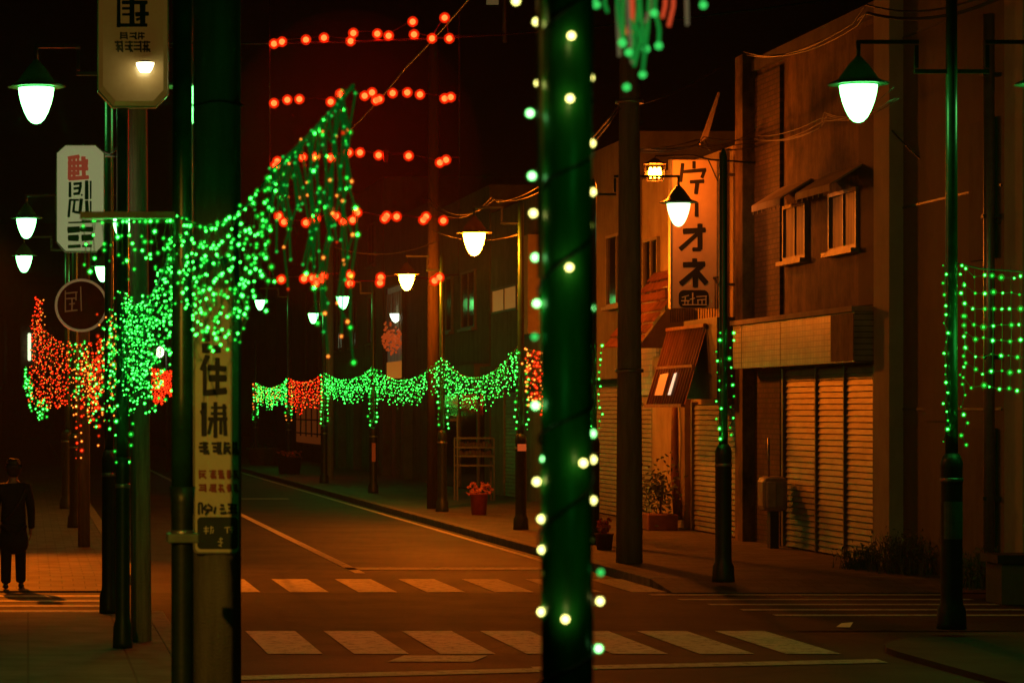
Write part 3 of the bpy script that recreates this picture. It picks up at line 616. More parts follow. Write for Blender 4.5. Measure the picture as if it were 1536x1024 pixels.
wb = WI.node_tree.nodes['Principled BSDF']; wb.inputs['Emission Strength'].default_value = .09; WI.node_tree.links.new(wb.inputs['Base Color'].links[0].from_socket, wb.inputs['Emission Color'])
sw = fbox(Gb, 'show_window', y0, y1, 3.35, 6.5, .05, WI)
MB().box((FX-.09, y0+.1, 3.4), (FX-.055, y1-.1, 3.98)).build('counter', emit('counter_glow', (1, .28, .03), .3, False, (.5, .2, .08)), sw)
MB().lathe((FX-.2, 99.6, 5.25), [(.02, 0), (.1, .06), (.17, .2), (.19, .3)], 16).build('hanging_lamp', emit('hang_lamp', (.8, 1, .7), 3., True), sw)
b = MB(); fr = random.Random(5)
for k in range(150):
    yy = fr.uniform(y0+.15, y1-.1); b.ball((FX-.12-fr.uniform(0, .12), yy, 4.75+fr.gauss(0, .2)+(.12 if yy > 101 else -.1)), fr.uniform(.03, .07), 1)
b.build('flowers', emit('flower_glow', (1, .14, .02), .28, False, (.6, .12, .04)), sw)
b = MB()
for k in range(9): yy = y0+.3+(y1-y0-.5)*k/8; b.tube([(FX-.09, yy, 6.3), (FX-.11, yy+fr.uniform(-.2, .2), 5.6), (FX-.09, yy, 4.9)], .03, 4)
b.build('drape', STUC_W, sw)
b = MB(); b.box((FX-.12, y0-.08, 3.28), (FX+.01, y0, 6.56)); b.box((FX-.12, y1, 3.28), (FX+.01, y1+.08, 6.56)); b.box((FX-.118, y0, 3.28), (FX+.01, y1, 3.345)); b.box((FX-.118, y0, 6.505), (FX+.01, y1, 6.56)); b.build('frame', DARK, sw)
Hb = bld('narrow_dark_building', 'narrow tall dark building past the columned shop', 104.8, 122, 10.5, STUC_D)
for yy in (107, 113, 118): window(Hb, yy, yy+2, 4.8, 6.4); window(Hb, yy, yy+2, 7.6, 9.0)
for yy in (106, 112, 117.5): fbox(Hb, 'column', yy-.4, yy+.4, .1, 3.2, .3, STUC_G)
Ib = bld('orange_lit_shop', 'distant shop with a dim orange lit front under the garland end', 122.4, 150, 9.0, STUC_G)
fbox(Ib, 'lit_front', 125, 138, .9, 2.9, .06, emit('front_glow', (1, .2, .03), .06, False, (.4, .15, .06)))
b = MB()
for k in range(5): b.box((FX-.1, 125+2.6*k, 1.2), (FX-.065, 125.3+2.6*k, 2.7))
for z in (1.3, 1.9): b.box((FX-.11, 125, z), (FX-.1, 138, z+.06))
b.build('lattice', DARK, Ib)
for yy in (128, 134, 142): fbox(Ib, 'wall_strip', yy-.8, yy+.8, 4, 7.6, .1, STUC_B)
# end of the street and left-hand row
X0 = -1.78
def lbld(name, label, y0, y1, hgt, m):
    root = thing(name, label, 'building', (X0, (y0+y1)/2, 0)); MB().box((X0-9, y0, -.05), (X0, y1, hgt)).build('wall', m, root); return root
def lbox(root, name, y0, y1, z0, z1, out, m): return MB().box((X0-.02, y0, z0), (X0+out, y1, z1)).build(name, m, root)
K1 = lbld('left_shop', 'dim shop front with pale panels at the left edge', 172, 200, 8.5, STUC_G)
for k, yy in enumerate((176, 183, 191)): lbox(K1, 'pale_panel', yy, yy+2.4, .3, 6.5, .12, STUC_W)
lbox(K1, 'awning', 175, 190, 2.9, 3.2, 1.1, DARK)
K2 = lbld('left_shop', 'darker shop with a deep fascia at the far left', 201, 262, 9.5, STUC_D)
lbox(K2, 'fascia', 205, 258, 3.2, 4.2, .5, STUC_G)
K3 = lbld('left_shop', 'near closed shop beside the left pavement', 40, 171, 8.0, STUC_D)
K0 = lbld('left_shop', 'shop wall beside the near paving', -10, 31, 8.0, STUC_D)
EB = thing('end_building', 'dark tall building closing the far end of the street', 'building', (5, 268, 0))
MB().box((-14, 268, -.05), (24, 280, 19)).build('wall', STUC_D, EB)
for x in range(-10, 20, 5):
    for z in (4, 9, 14): MB().box((x, 267.85, z), (x+2.2, 268.02, z+2.2)).build('window', GLASSD, EB)
bs = thing('brick_block', 'dark brick building standing above the round red sign', 'building', (2.0, 240, 0))
MB().box((-.6, 240, 0), (2.9, 250, 13)).build('wall', brickmat('brick_far', (.12, .06, .04), (.07, .04, .03), (.05, .04, .03), 1., 1.2, .5, .05, .9, 'XZ'), bs)
MB().box((-.4, 239.9, 10.6), (2.6, 240.05, 12.2)).build('window_band', GLASSD, bs)
MB().box((-.02, 239.6, 6.3), (.24, 239.9, 8.5), bev=.1).build('neon_strip', emit('strip_neon', (.75, 1, .55), 1.6, False), bs)
for x in (.5, 1.6): MB().box((x, 239.88, 2), (x+.9, 240.05, 9)).build('shutter_strip', STUC_O, bs)
# small far wall lamp
wl = thing('wall_lamp', 'small tilted white lamp shining far behind the green garland', 'lamp', W(240, 528, 110))
p = W(240, 528, 110); MB().ball(p, .2, 2, (.75, .75, 1.1)).build('globe', emit('wall_lamp_glow', (1, .95, .6), 4, True), wl); MB().tube([p, p+Vector((.25, .1, .35))], .03, 6).build('bracket', DARK, wl)
MB().cyl((p.x+.25, p.y+.1, .1), (p.x+.25, p.y+.1, p.z+.4), .05, n=10).build('post', DARK, wl)
# low wall at right edge
lw = thing('low_wall', 'low concrete wall end with dark coping at the right edge', 'wall', (12.4, 36.6, 0))
MB().box((11.78, 36.3, -.05), (13.6, 36.9, .5)).build('block', STUC_B, lw); MB().box((11.72, 36.26, .502), (13.6, 36.94, .6)).build('coping', DARK, lw)

# ------------------------------------------------------------------ small things on the pavement
rk = thing('white_rack', 'pale metal rack with three open shelves against the dark shop', 'rack', (10.6, 74, .12))
Yr = 74; b = MB(); xa, xb = (686-CX)*Yr/F, (741-CX)*Yr/F; zt, zz1, zz2, zm = hz(657, Yr), hz(671, Yr), hz(684, Yr), hz(698, Yr)
fr_ = [(xa, Yr), (xb, Yr), (xa, Yr+.5), (xb, Yr+.5)]
for x, y in fr_: MB().box((x-.018, y-.018, .12), (x+.018, y+.018, zt+(.55 if x == xa and y == Yr else 0))).build('upright', FRAME, rk)
for z in (zt, zz1, zz2, zm):
    s_ = MB(); s_.box((xa, Yr-.02, z-.02), (xb, Yr+.02, z+.02)); s_.box((xa, Yr+.48, z-.02), (xb, Yr+.52, z+.02)); s_.box((xa, Yr+.02, z-.012), (xb, Yr+.48, z-.004)); s_.build('shelf', FRAME, rk)
fr = random.Random(3)
for j, z in enumerate((zz1, zz2)):
    st_ = MB(); x = xa+.06
    while x < xb-.1:
        w_ = fr.uniform(.03, .09); st_.box((x, Yr+.1, z-.0), (x+w_, Yr+.35, z+fr.uniform(.1, .16))); x += w_+.012
    tag(st_.build('leaflet_stack', STUC_D, loc=(xa, Yr, z)), ['row of leaflets standing on the lower shelf of the pale rack', 'row of leaflets standing on the upper shelf of the pale rack'][1-j], 'leaflets')
def bucket(label, x, y, r, h_, m, fl_m, bush):
    bk = thing('flower_bucket', label, 'planter', (x, y, .12))
    MB().lathe((x, y, .12), [(r*.78, 0), (r*.95, h_*.92), (r*1.03, h_*.93), (r*1.03, h_), (r*.9, h_), (r*.88, h_*.9)], 20).build('tub', m, bk)
    b = MB(); q = random.Random(int(x*100))
    for k in range(46):
        a, e = q.uniform(0, 2*PI), q.uniform(0, 1); c = Vector((x+math.cos(a)*r*bush*e**.5, y+math.sin(a)*r*bush*e**.5, .12+h_+q.uniform(0, .2)))
        for j in range(3): d = Vector((q.gauss(0, 1), q.gauss(0, 1), q.gauss(0, 1))).normalized()*.07; n_ = d.orthogonal().normalized()*.035; b.poly([c, c+d*.5+n_, c+d, c+d*.5-n_])
    b.build('flowers', fl_m, bk); return bk
TUBR = mat('tub_red', (.35, .05, .025), .5); FLO = mat('flower_orange', (.6, .16, .06), .7, var=.4, scale=20)
bucket('red bucket of flowers on the far pavement', 9.62, 64, .2, .46, TUBR, FLO, 1.3)
bucket('dark tub of pale flowers, far down the pavement', 9.15, 105, .45, .6, DARK, FLO, 1.0)
bucket('low brown tub at the end of the far pavement', 9.6, 122, .7, .7, SOILM, LEAF, .9)
bucket('small dark tub behind the bulb-wrapped post', 9.22, 48.0, .15, .26, mat('tub_brown', (.15, .06, .03), .7), FLO, .6)
wp = thing('potted_plant', 'leafy plant in a square pale planter against the orange wall', 'plant', (11.75, 56, .12))
MB().box((11.5, 55.6, .12), (12.05, 56.5, .42), bev=.02).build('planter', SOILM, wp)
b = MB(); fr = random.Random(9)
b.cyl((11.8, 56, .4), (11.85, 56.1, .95), .02, n=6)
st_ = b.build('stem', WOOD, wp); b = MB()
for k in range(420):
    c = Vector((11.78+fr.gauss(0, .16), 56+fr.gauss(0, .28), .86+fr.gauss(0, .22))); d = Vector((fr.gauss(0, 1), fr.gauss(0, 1), fr.gauss(.3, 1))).normalized()*fr.uniform(.06, .14); n_ = d.orthogonal().normalized()*.028; b.poly([c, c+d*.5+n_, c+d, c+d*.5-n_])
b.build('leaves', LEAF, wp)
def weeds(label, x, y, w_, h_, n, m, seed, z=.12):
    q = random.Random(seed); b = MB()
    for k in range(n):
        c = Vector((x+q.gauss(0, w_*.3), y+q.gauss(0, w_*.4), z)); t = q.uniform(.35, 1)*h_; lean = Vector((q.gauss(0, .22), q.gauss(0, .22), 1))*t; s_ = Vector((q.choice((-1, 1))*.007, .003, 0))
        b.poly([c-s_, c+s_, c+lean*.6+s_*.8]); b.poly([c+lean*.55-s_, c+lean*.55+s_, c+lean+Vector((q.gauss(0, .04), 0, -.02))])
        if k % 3 == 0:
            for j in range(3):
                e = c+lean*q.uniform(.4, 1); d = Vector((q.gauss(0, 1), q.gauss(0, 1), q.gauss(.3, .7))).normalized()*.06; n_ = d.orthogonal().normalized()*.016; b.poly([e, e+d*.5+n_, e+d, e+d*.5-n_])
    return tag(b.build('weed_clump', m, loc=(x, y, z)), label, 'weeds', 'weeds at the foot of the wall')
weeds('tall dry weeds at the foot of the beige wall, left of the post', 12.05, 41.2, .6, .62, 330, STRAW, 1)
weeds('low dark weeds at the shutter corner', 11.8, 42.2, .5, .36, 260, LEAF, 2)
weeds('weed clump between the lamp post and the low wall', 11.95, 37.6, .5, .55, 260, STRAW, 3)
pp = MB(); c = Vector((W(1258, 942, 32.3).x, 32.4, .013)); pp.poly([c, c+Vector((.1, -.18, .01)), c+Vector((.19, .02, .05)), c+Vector((.1, .16, .03))]); tag(pp.build('litter_scrap', WHITEP, loc=c), 'scrap of pale paper lying on the side street', 'litter')

# ------------------------------------------------------------------ light strings
ICO = {}
def bulb_mesh(m, r, sub):
    k = (m.name, round(r, 5), sub)
    if k not in ICO:
        bm = bmesh.new(); bmesh.ops.create_icosphere(bm, subdivisions=sub, radius=r)
        me = bpy.data.meshes.new('bulb'); me.materials.append(m)
        if m.name in HALO:
            n0 = len(bm.faces); bmesh.ops.create_icosphere(bm, subdivisions=max(2, sub), radius=r*HALO[m.name][1]); bm.faces.ensure_lookup_table()
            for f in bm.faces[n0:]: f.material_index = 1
            me.materials.append(HALO[m.name][0])
        for f in bm.faces: f.smooth = True
        bm.to_mesh(me); bm.free(); ICO[k] = me
    return ICO[k]
VAR = {G_ON: (G_ON, G_MID, G_LOW), R_ON: (R_ON, R_ON, R_LOW), O_ON: (O_ON, O_ON, R_LOW)}
def vary_bulb(m):
    u = R.random(); return (VAR[m][0] if u < .55 else VAR[m][1] if u < .85 else VAR[m][2]), R.choice((.75, .9, 1, 1, 1.15, 1.3))
def bulbs(root, pts, r, sub=1, name='bulb', limit=100, vary=True):
    """pts = [(Vector, material)]; each bulb a part, past 100 the rest as one stuff part"""
    o0 = world_loc(root)
    pts = list(pts)
    if len(pts) > limit: R.shuffle(pts); pts.sort(key=lambda t: round(t[0].y/2))
    for p, m in pts[:limit]:
        o = bpy.data.objects.new(name, bulb_mesh(m, r, sub)); COL.objects.link(o); o.parent = root; o.location = p-o0
        if vary and m in VAR: m2, k = vary_bulb(m); o.data = bulb_mesh(m2, r, sub); o.scale = (k, k, k)
    rest = pts[limit:]
    if rest:
        b = MB(); ms = []
        for p, m in rest:
            k = 1
            if vary and m in VAR: m, k = vary_bulb(m)
            for mm, rr in ((m, r),)+(((HALO[m.name][0], r*HALO[m.name][1]),) if m.name in HALO else ()):
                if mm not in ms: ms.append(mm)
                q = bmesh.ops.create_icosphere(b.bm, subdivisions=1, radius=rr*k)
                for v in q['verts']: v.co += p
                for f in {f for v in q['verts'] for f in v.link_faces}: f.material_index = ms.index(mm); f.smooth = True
        o = b.build('bulb_cluster', ms, root); o['kind'] = 'stuff'
def catenary(a, c, sag, t): return a.lerp(c, t)-Vector((0, 0, 4*sag*t*(1-t)))
def curtain(label, a, c, sag, hang, n, per, r, cols, group='light curtains strung between the posts', jit=.03, hangf=None, seed=0, side=0., wire=None, wr=None):
    q = random.Random(seed+17); a, c = Vector(a), Vector(c)
    root = thing('light_curtain', label, 'string lights', a, group)
    w = MB(); pts = []
    w.tube([catenary(a, c, sag, k/20) for k in range(21)], .008, 4)
    for i in range(n):
        t = (i+.5)/n+q.uniform(-.3, .3)/n; p = catenary(a, c, sag, t); h_ = hang*(hangf(t) if hangf else q.uniform(.55, 1.1)); P = [p]
        off = Vector((q.gauss(0, side), q.gauss(0, side), 0))
        m_ = cols(t, q) if callable(cols) else q.choice(cols)
        k_ = max(2, int(per*h_/hang))
        for j in range(k_+1):
            z = h_*(j+q.uniform(-.35, .35))/max(1, k_)
            e = p+off*(j/max(1, k_))+Vector((q.gauss(0, jit), q.gauss(0, jit), -max(0, z))); P.append(e); pts.append((e+Vector((0, -r, 0)), m_ if not callable(m_) else m_(j/max(1, k_), q)))
        P.sort(key=lambda v: -v.z)
        w.tube(P, wr or (.0028 if a.y < 40 else .005), 3, False)
    w.build('wire', wire or GWIRE, root)
    bulbs(root, pts, r); return root
def post_wrap(label, x, y, z0, z1, rad, r, pitch, cols, seed=0):
    root = thing('light_string', label, 'string lights', (x, y, z1), 'light strings hung down the lamp posts'); q = random.Random(seed); w = MB(); pts = []
    for s in (-1, 1):
        P = []; z = z1
        while z > z0:
            p = Vector((x+s*rad+q.gauss(0, rad*.16), y-.1+q.gauss(0, .03), z)); P.append(p); pts.append((p, q.choice(cols))); z -= pitch*q.uniform(.75, 1.25)
        w.tube(P, .005, 3, False)
    w.build('wire', GWIRE, root); bulbs(root, pts, r); return root
ZG = 3.5
# right-hand row
row = [(56, 66, 'green light curtain sagging between the orange-lamp post and the brown pole', [G_ON], .55, .62),
       (66, 81, 'green light curtain just left of the brown pole', [G_ON], .42, .62),
       (81, 92, 'green light curtain beside the red one', [G_ON, G_ON, G_ON], .28, .62),
       (92, 108, 'red light curtain hung far down the right pavement', [R_ON, R_ON, O_ON], .22, .95),
       (108, 124, 'last green light curtain far down the right pavement', [G_ON, G_ON, G_ON, O_ON], .3, .75)]
for i, (ya, yb, lab, cols, sag, hang) in enumerate(row):
    za, zb = ((3.62 if ya == 56 else ZG), ZG)
    curtain(lab, (PXS[ya], ya, za), (PXS[yb], yb, zb), sag, hang, int(66 if i == 0 else 52), 8, .0078+.0014*i, cols, seed=i, side=.02)
curtain('short red and amber light curtain close behind the bulb-wrapped post', (PXS[56], 55.6, 3.5), (XR, 52.0, 3.45), .1, 1.15, 16, 14, .018, [R_ON, R_ON, O_ON], seed=20)
for i, (y, lab, cols) in enumerate(((39, 'green lights down the post in front of the closed shutters', [G_ON]), (49.9, 'green lights hanging right behind the bulb-wrapped post', [G_ON]), (56, 'green lights framing the post with the small orange plate', [G_ON]), (66, 'green lights down the post beside the brown pole', [G_ON]),
                                (81, 'green lights down the far post near the lit show window', [G_ON]), (92, 'green lights down the far post at the right end of the red curtain', [G_ON]), (108, 'green lights down the far post at the left end of the red curtain', [G_ON, G_ON, O_ON]), (124, 'green and amber lights down the last post', [G_ON, G_ON, O_ON]))):
    rad = .085 if y < 45 else .1
    post_wrap(lab, PXS[y], y, 1.95 if y > 45 else 1.92, 3.42 if y != 39 else 3.35, rad, .0115 if y < 45 else .008+y*.0001, .115 if y > 45 else .12, cols, i)
# corner post: ladder of lights plus a square net
post_wrap('green lights down the tall corner lamp post', PXS[30.6], 30.6, 1.98, 3.82, .085, .0095, .105, [G_ON], 40)
nn = thing('light_net', 'square net of green lights hung to the right of the corner lamp post', 'string lights', W(1440, 400, 30.6))
w = MB(); pts = []; q = random.Random(4)
for j in range(8):
    P = []
    for i in range(14):
        px = 1448+13.6*i+q.gauss(0, 1.3); py = 411+23.6*j+q.gauss(0, 1.8)+(5 if i else -6)-.6*abs(i-5)*(j == 0)+(j == 7)*(i-3)*.8
        p = W(px, py, 30.6)+Vector((0, q.gauss(0, .03), 0)); P.append(p); pts.append((p, G_ON))
    w.tube(P, .0035, 3, False)
for i in range(14): w.tube([W(1448+13.6*i, 398, 30.6), W(1449+13.6*i, 500, 30.6), W(1447+13.6*i, 585, 30.6)], .0025, 3, False)
w.tube([W(1432, 394, 30.6), W(1470, 403, 30.6), W(1540, 408, 30.6), W(1640, 402, 30.6)], .008, 4)
w.build('wire', GWIRE, nn); bulbs(nn, pts, .0112)
# left-hand row, seen end on
hf = lambda t: .9+.35*math.sin(t*9)
curtain('dense green light curtain running from the nearest post to the second post', (XL, 17.6, 3.46), (XL, 28.0, 3.46), .3, .8, 100, 9, .0056, [G_ON], seed=50, side=.05, jit=.035)
curtain('green light curtain between the second and third left posts', (XL, 28.4, 3.46), (XL, 32.9, 3.46), .25, 1.0, 24, 10, .0085, [G_ON, G_ON, O_ON], seed=51, side=.05)
curtain('red and green light curtain beyond the third left post', (XL, 33.2, 3.4), (XL, 48.8, 3.5), .5, .8, 36, 8, .0095, lambda t, q: q.choice([R_ON, O_ON, G_ON]), seed=52, side=.06)
curtain('dense red light curtain crossing above the left pavement', (.05, 50, hz(470, 50)), (.7, 50.5, hz(520, 50)), .08, 1.45, 27, 20, .0078, [R_ON, R_ON, R_ON, O_ON], seed=53, side=.03, hangf=lambda t: 1.0-.35*t)
curtain('loose red and amber light curtain to the right of the dense red one', (W(100, 515, 46).x, 46, hz(512, 46)), (W(160, 520, 46).x, 46, hz(505, 46)), .08, .95, 20, 8, .0105, [R_ON, R_ON, O_ON, G_ON], seed=59, side=.08, hangf=lambda t: .6+.5*math.sin(t*7)**2)
curtain('narrow red light curtain above the dense red one', (.12, 51, hz(445, 51)), (.24, 51, hz(452, 51)), .0, .9, 6, 14, .009, [R_ON, R_ON, O_ON], seed=54)
curtain('far red light curtain glowing left of the concrete pole', (W(228, 552, 85).x, 85, hz(552, 85)), (W(262, 556, 85).x, 85, hz(556, 85)), .03, .92, 20, 20, .015, [R_ON], seed=55)
curtain('small green light string hanging below the red curtain', (W(57, 602, 52).x, 52, hz(600, 52)), (W(68, 602, 52).x, 52, hz(600, 52)), 0, .42, 4, 9, .012, [G_ON], seed=56)
curtain('thin green lights at the far left shop front', (W(36, 560, 90).x, 90, hz(545, 90)), (W(48, 560, 90).x, 90, hz(575, 90)), 0, .9, 4, 10, .02, [G_ON], seed=57)
curtain('sparse green light rows hanging from the nearest post\'s short arm', (W(122, 333, 17.3).x, 17.3, hz(331, 17.3)), (XL-.05, 17.3, hz(331, 17.3)), .006, .28, 15, 3, .0068, [G_ON], seed=58, jit=.008)
for i, (y, lab, cols) in enumerate(((28.2, 'green lights down the second left post', [G_ON]), (33, 'red and green lights down the third left post', [R_ON, O_ON, G_ON]))):
    post_wrap(lab, XL, y, 1.9 if y > 30 else 1.85, 3.4, .075 if y < 30 else .11, .0095 if y < 30 else .012, .13, cols, 60+i)
post_wrap('amber light string drooping right of the third left post', W(118, 600, 47).x, 47, hz(690, 47), hz(560, 47), .04, .013, .12, [R_ON, O_ON], 70)
b = MB(); b.box((W(120, 323, 17.3).x, 17.26, hz(328, 17.3)), (XL, 17.34, hz(318, 17.3))); b.build('cross_arm', POST, [o for o in COL.objects if o.name == 'street_lamp'][0])
# swag rising over the road from the nearest post
sa, sb_ = W(266, 322, 17.2), W(530, 128, 13.0)
curtain('sparse green light swag climbing from the nearest post over the road', sa, sa.lerp(sb_, .62)-Vector((0, 0, .12)), .16, .52, 44, 6, .0062, [G_ON], seed=80, side=.03, jit=.02, hangf=lambda t: .75+.45*math.sin(t*3.1)+.1*math.sin(t*31))
curtain('tangled green and red strands at the high end of the swag', sa.lerp(sb_, .6)-Vector((0, 0, .12)), sb_, .02, 1.0, 40, 6, .0055, lambda t, q: q.choice([G_ON, G_DIM, G_DIM, G_ON, G_DIM, O_ON]), seed=81, side=.025, jit=.018, hangf=lambda t: (.3+.7*t)*R.uniform(.35, 1.25), wire=SWIRE, wr=.0055)
# strands dangling at the top, next to the near post
def strands(label, S, Y, r, seed):
    root = thing('light_strand_bunch', label, 'string lights', W(955, -30, Y)); pts = []
    q = random.Random(seed)
    for P, m, tube_m, on in S:
        b = MB(); V = [W(x, y, Y+q.uniform(-.3, .3)*.1) for x, y in P]; b.tube(V, .0055, 6); b.build('strand', tube_m, root)
        pts += [(W(x, y, Y-.02), m) for x, y in on]
    bulbs(root, pts, r, 2); return root
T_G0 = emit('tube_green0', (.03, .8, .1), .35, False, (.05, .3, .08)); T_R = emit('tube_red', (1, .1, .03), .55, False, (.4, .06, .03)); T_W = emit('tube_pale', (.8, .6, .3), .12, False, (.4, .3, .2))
strands('bunch of green, red and pale light strands dangling at the top', [
    ([(892, -30), (893, 0), (897, 12)], GB_DIM, T_G, [(889, 3), (895, 8)]), ([(935, -30), (934, 20), (936, 60), (933, 72)], GB_DIM, T_G, [(934, 65)]),
    ([(948, -30), (949, 20), (946, 50), (948, 40)], GB_DIM, T_R, []), ([(955, -30), (958, 10), (954, 40), (961, 60), (951, 100)], GB_DIM, T_G, [(943, 79)]),
    ([(930, -30), (926, 10), (929, 85)], GB_DIM, T_W, []), ([(962, 40), (968, 75), (964, 108)], GB_DIM, T_G, [(940, 131)]), ([(985, -30), (982, 10), (989, 45), (988, 70)], GB_DIM, T_G, [(988, 69), (981, 20)]),
    *[([(x0, -40), (x0+dx*.4, y1*.4), (x0+dx*.8, y1*.75), (x0+dx, y1)], GB_DIM, (T_G, T_G, T_W, T_R)[k % 4], [(x0+dx, y1)] if k % 4 < 2 and k % 3 else []) for k, (x0, dx, y1) in enumerate(((905, 6, 18), (924, 9, 64), (940, 8, 95), (950, -9, 52), (957, 12, 74), (976, -12, 112), (978, -9, 34), (1000, -6, 26), (1052, 3, 8)))],
    ([(1010, -30), (1010, 10), (1003, 40)], GB_DIM, T_R, []), ([(946, 30), (952, 60), (948, 90)], GB_DIM, T_G, []), ([(1032, -30), (1030, 0), (1031, 38)], GB_DIM, T_W, [])], 8.6, .0115, 2)
# near post wound with bulbs
tx0, tx1 = W(849, 600, 8).x, W(851, 600, 8).x
tp = thing('wrapped_post', 'nearest thick dark post, blurred, wound with white and green bulbs', 'post', (tx0, 8, 0))
MB().cyl((tx0+.004, 8, 0), (tx0-.002, 8, 5.2), .066, .07, 28).build('shaft', mat('post_gloss_green', (.022, .24, .045), .35, var=.7, scale=3, stretch=(3, 3, .6), bump=.25, bscale=18), tp)
MB().lathe((tx0, 8, 0), [(.12, 0), (.115, .03), (.07, .1)], 24).build('foot', DARK, tp)
b = MB(); b.tube([W(809+k*.1, -160+34*k, 7.96) for k in range(18)], .0085, 8); b.build('rim_light_tube', mat('rim_light_orange', (.6, .22, .08), .4), tp)  # orange rim light along the post edge, put in as a coloured tube
b = MB()
WL = [(774, 2, 'w'), (805, 33, 'w'), (808, 125, 'w'), (795, 170, 'g'), (798, 264, 'g'), (800, 320, 'w'), (803, 386, 'g'), (805, 455, 'g'), (802, 505, 'd'), (803, 608, 'g'), (817, 688, 'g'), (805, 722, 'w'), (812, 778, 'w'), (813, 824, 'w'), (820, 859, 'w'), (812, 917, 'w'),
      (857, 54, 'w'), (855, 148, 'w'), (854, 401, 'w'), (848, 928, 'w'), (885, 117, 'w'), (887, 215, 'w'), (882, 238, 'w'), (888, 288, 'w'), (883, 338, 'w'), (882, 419, 'd'), (886, 462, 'g'), (881, 580, 'g'), (888, 650, 'g'), (875, 694, 'w'), (889, 689, 'w'), (889, 750, 'w'), (882, 810, 'w'), (901, 858, 'd'), (900, 901, 'w'), (898, 972, 'g')]
for k in range(15):
    z0 = .2+k*.33; a = [Vector((tx0+.073*math.cos(t), 8+.073*math.sin(t), z0+.33*t/(2*PI)*(1 if k % 2 else .6))) for t in [2*PI*j/16 for j in range(17)]]
    b.tube(a, .004, 5)
b.tube([W(886+math.sin(k)*2.5, -100+75*k, 7.97) for k in range(16)], .004, 5)
b.build('cable_winding', WIRE, tp)
pts = []
for x, y, c in WL:
    ctr = abs(x-850) < 26
    pts.append((W(x, y, 7.9 if ctr else 7.99), {'w': BW, 'g': BG, 'd': GB_DIM}[c]))
bulbs(tp, pts, .0095, 2)
# red bulbs in five tiers, hung from a cable that crosses the road
RL = [[(411, 66), (423, 63), (459, 60), (486, 57), (530, 50), (526, 62), (566, 51), (583, 54), (619, 33), (621, 52), (648, 58), (667, 27), (674, 58)],
      [(411, 155), (431, 150), (449, 149), (496, 153), (510, 141), (547, 144), (558, 139), (564, 151), (569, 149), (589, 140), (611, 139), (630, 142), (667, 148), (676, 146)],
      [(413, 248), (416, 242), (454, 236), (473, 235), (497, 237), (523, 229), (540, 229), (568, 233), (613, 234), (660, 244), (669, 240)],
      [(418, 324), (426, 333), (459, 334), (474, 328), (504, 324), (515, 332), (529, 330), (536, 319), (577, 328), (580, 324), (595, 325), (635, 330), (639, 325), (665, 331)],
      [(422, 419), (456, 418), (469, 417), (474, 424), (481, 420), (485, 414), (525, 412), (525, 425), (571, 416), (570, 424), (652, 421), (659, 416)]]
def cab(px, py):
    k = (px-CX)/F; Y = (33+.35*.89)/(1+.35*k); return W(px, py, Y)
rl = thing('red_light_curtain', 'five tiers of big red bulbs strung high over the road', 'string lights', cab(540, -60))
w = MB(); pts = []
for j, row_ in enumerate(RL):
    P = [cab(404, row_[0][1]-4)]+[cab(x, y-3) for x, y in sorted(row_)]+[cab(688, row_[-1][1]-4)]; w.tube(P, .005, 4, False); pts += [(cab(x, y), RB_ON) for x, y in row_]
hz_ = MB(); hc = cab(545, 232); hc.y += 1.5  # red-tinted haze ball added behind the bulbs for their red glow
hz_.ball((0, 0, 0), 1, 4, (1.5, 1.15, 1.75))
for v_ in hz_.bm.verts: v_.co += hc
hm = bpy.data.materials.new('red_glow_haze'); hm.use_nodes = True; t_ = hm.node_tree; t_.nodes.clear()
ho = t_.nodes.new('ShaderNodeOutputMaterial'); hs = t_.nodes.new('ShaderNodeVolumeScatter'); hs.inputs['Color'].default_value = (1, .1, .03, 1); hs.inputs['Density'].default_value = .02; t_.links.new(hs.outputs[0], ho.inputs['Volume'])
ho_ = hz_.build('glow_haze', hm, loc=hc); ho_['kind'] = 'stuff'
for x in (404, 688): w.tube([cab(x, -160), cab(x+1, 200), cab(x, 425)], .003, 4)
w.build('wire', WIRE, rl); bulbs(rl, pts, .033, 2)
MB().box(cab(579, 243)+Vector((-.025, -.01, 0)), cab(579, 225)+Vector((.025, .01, 0))).build('label_tag', mat('card_tag', (.1, .08, .05), .8), rl)

# ------------------------------------------------------------------ overhead cables
def cable(label, P, r=.012, sag=.3, n=1, seed=0, m=None):
    b = MB(); q = random.Random(seed)
    for k in range(n):
        Q = []
        for p0, p1 in zip(P, P[1:]):
            a, c = Vector(p0)+Vector((q.gauss(0, .03), q.gauss(0, .03), q.gauss(0, .05)))*(n > 1), Vector(p1)+Vector((q.gauss(0, .03), q.gauss(0, .03), q.gauss(0, .07)))*(n > 1)
            s_ = sag*q.uniform(.8, 1.2)
            Q += [catenary(a, c, s_, t/14) for t in range(14 if p1 is not P[-1] else 15)]
        b.tube(Q, r, 5)
    return tag(b.build('overhead_cable', m or WIRE, loc=P[0]), label, 'cable', 'overhead cables')
DW = mat('cable_grey', (.12, .1, .08), .5)
cable('bundle of slack cables from the corner pole to the old shop corner', [W(946, 224, 43.9), W(1055, 214, 49), W(1136, 212, 50.8)], .008, .06, 5, 1, DW)
cable('bundle of cables sweeping along the shop fronts to the big right lamp', [W(1136, 210, 50.6), W(1240, 175, 40), W(1345, 140, 31)], .006, .1, 4, 2, DW)
cable('thin cable from the corner pole up to the shop roof', [W(946, 160, 43.9), W(1080, 100, 47)], .011, .1, 1, 3, DW)
cable('pair of cables sagging left from the corner pole', [W(930, 160, 43.9), W(740, 300, 60), W(640, 300, 66)], .012, .4, 2, 4, DW)
cable('long cable slanting across the red bulbs', [W(735, -40, 40), W(610, 100, 50), W(520, 200, 60)], .012, .05, 1, 5, DW)
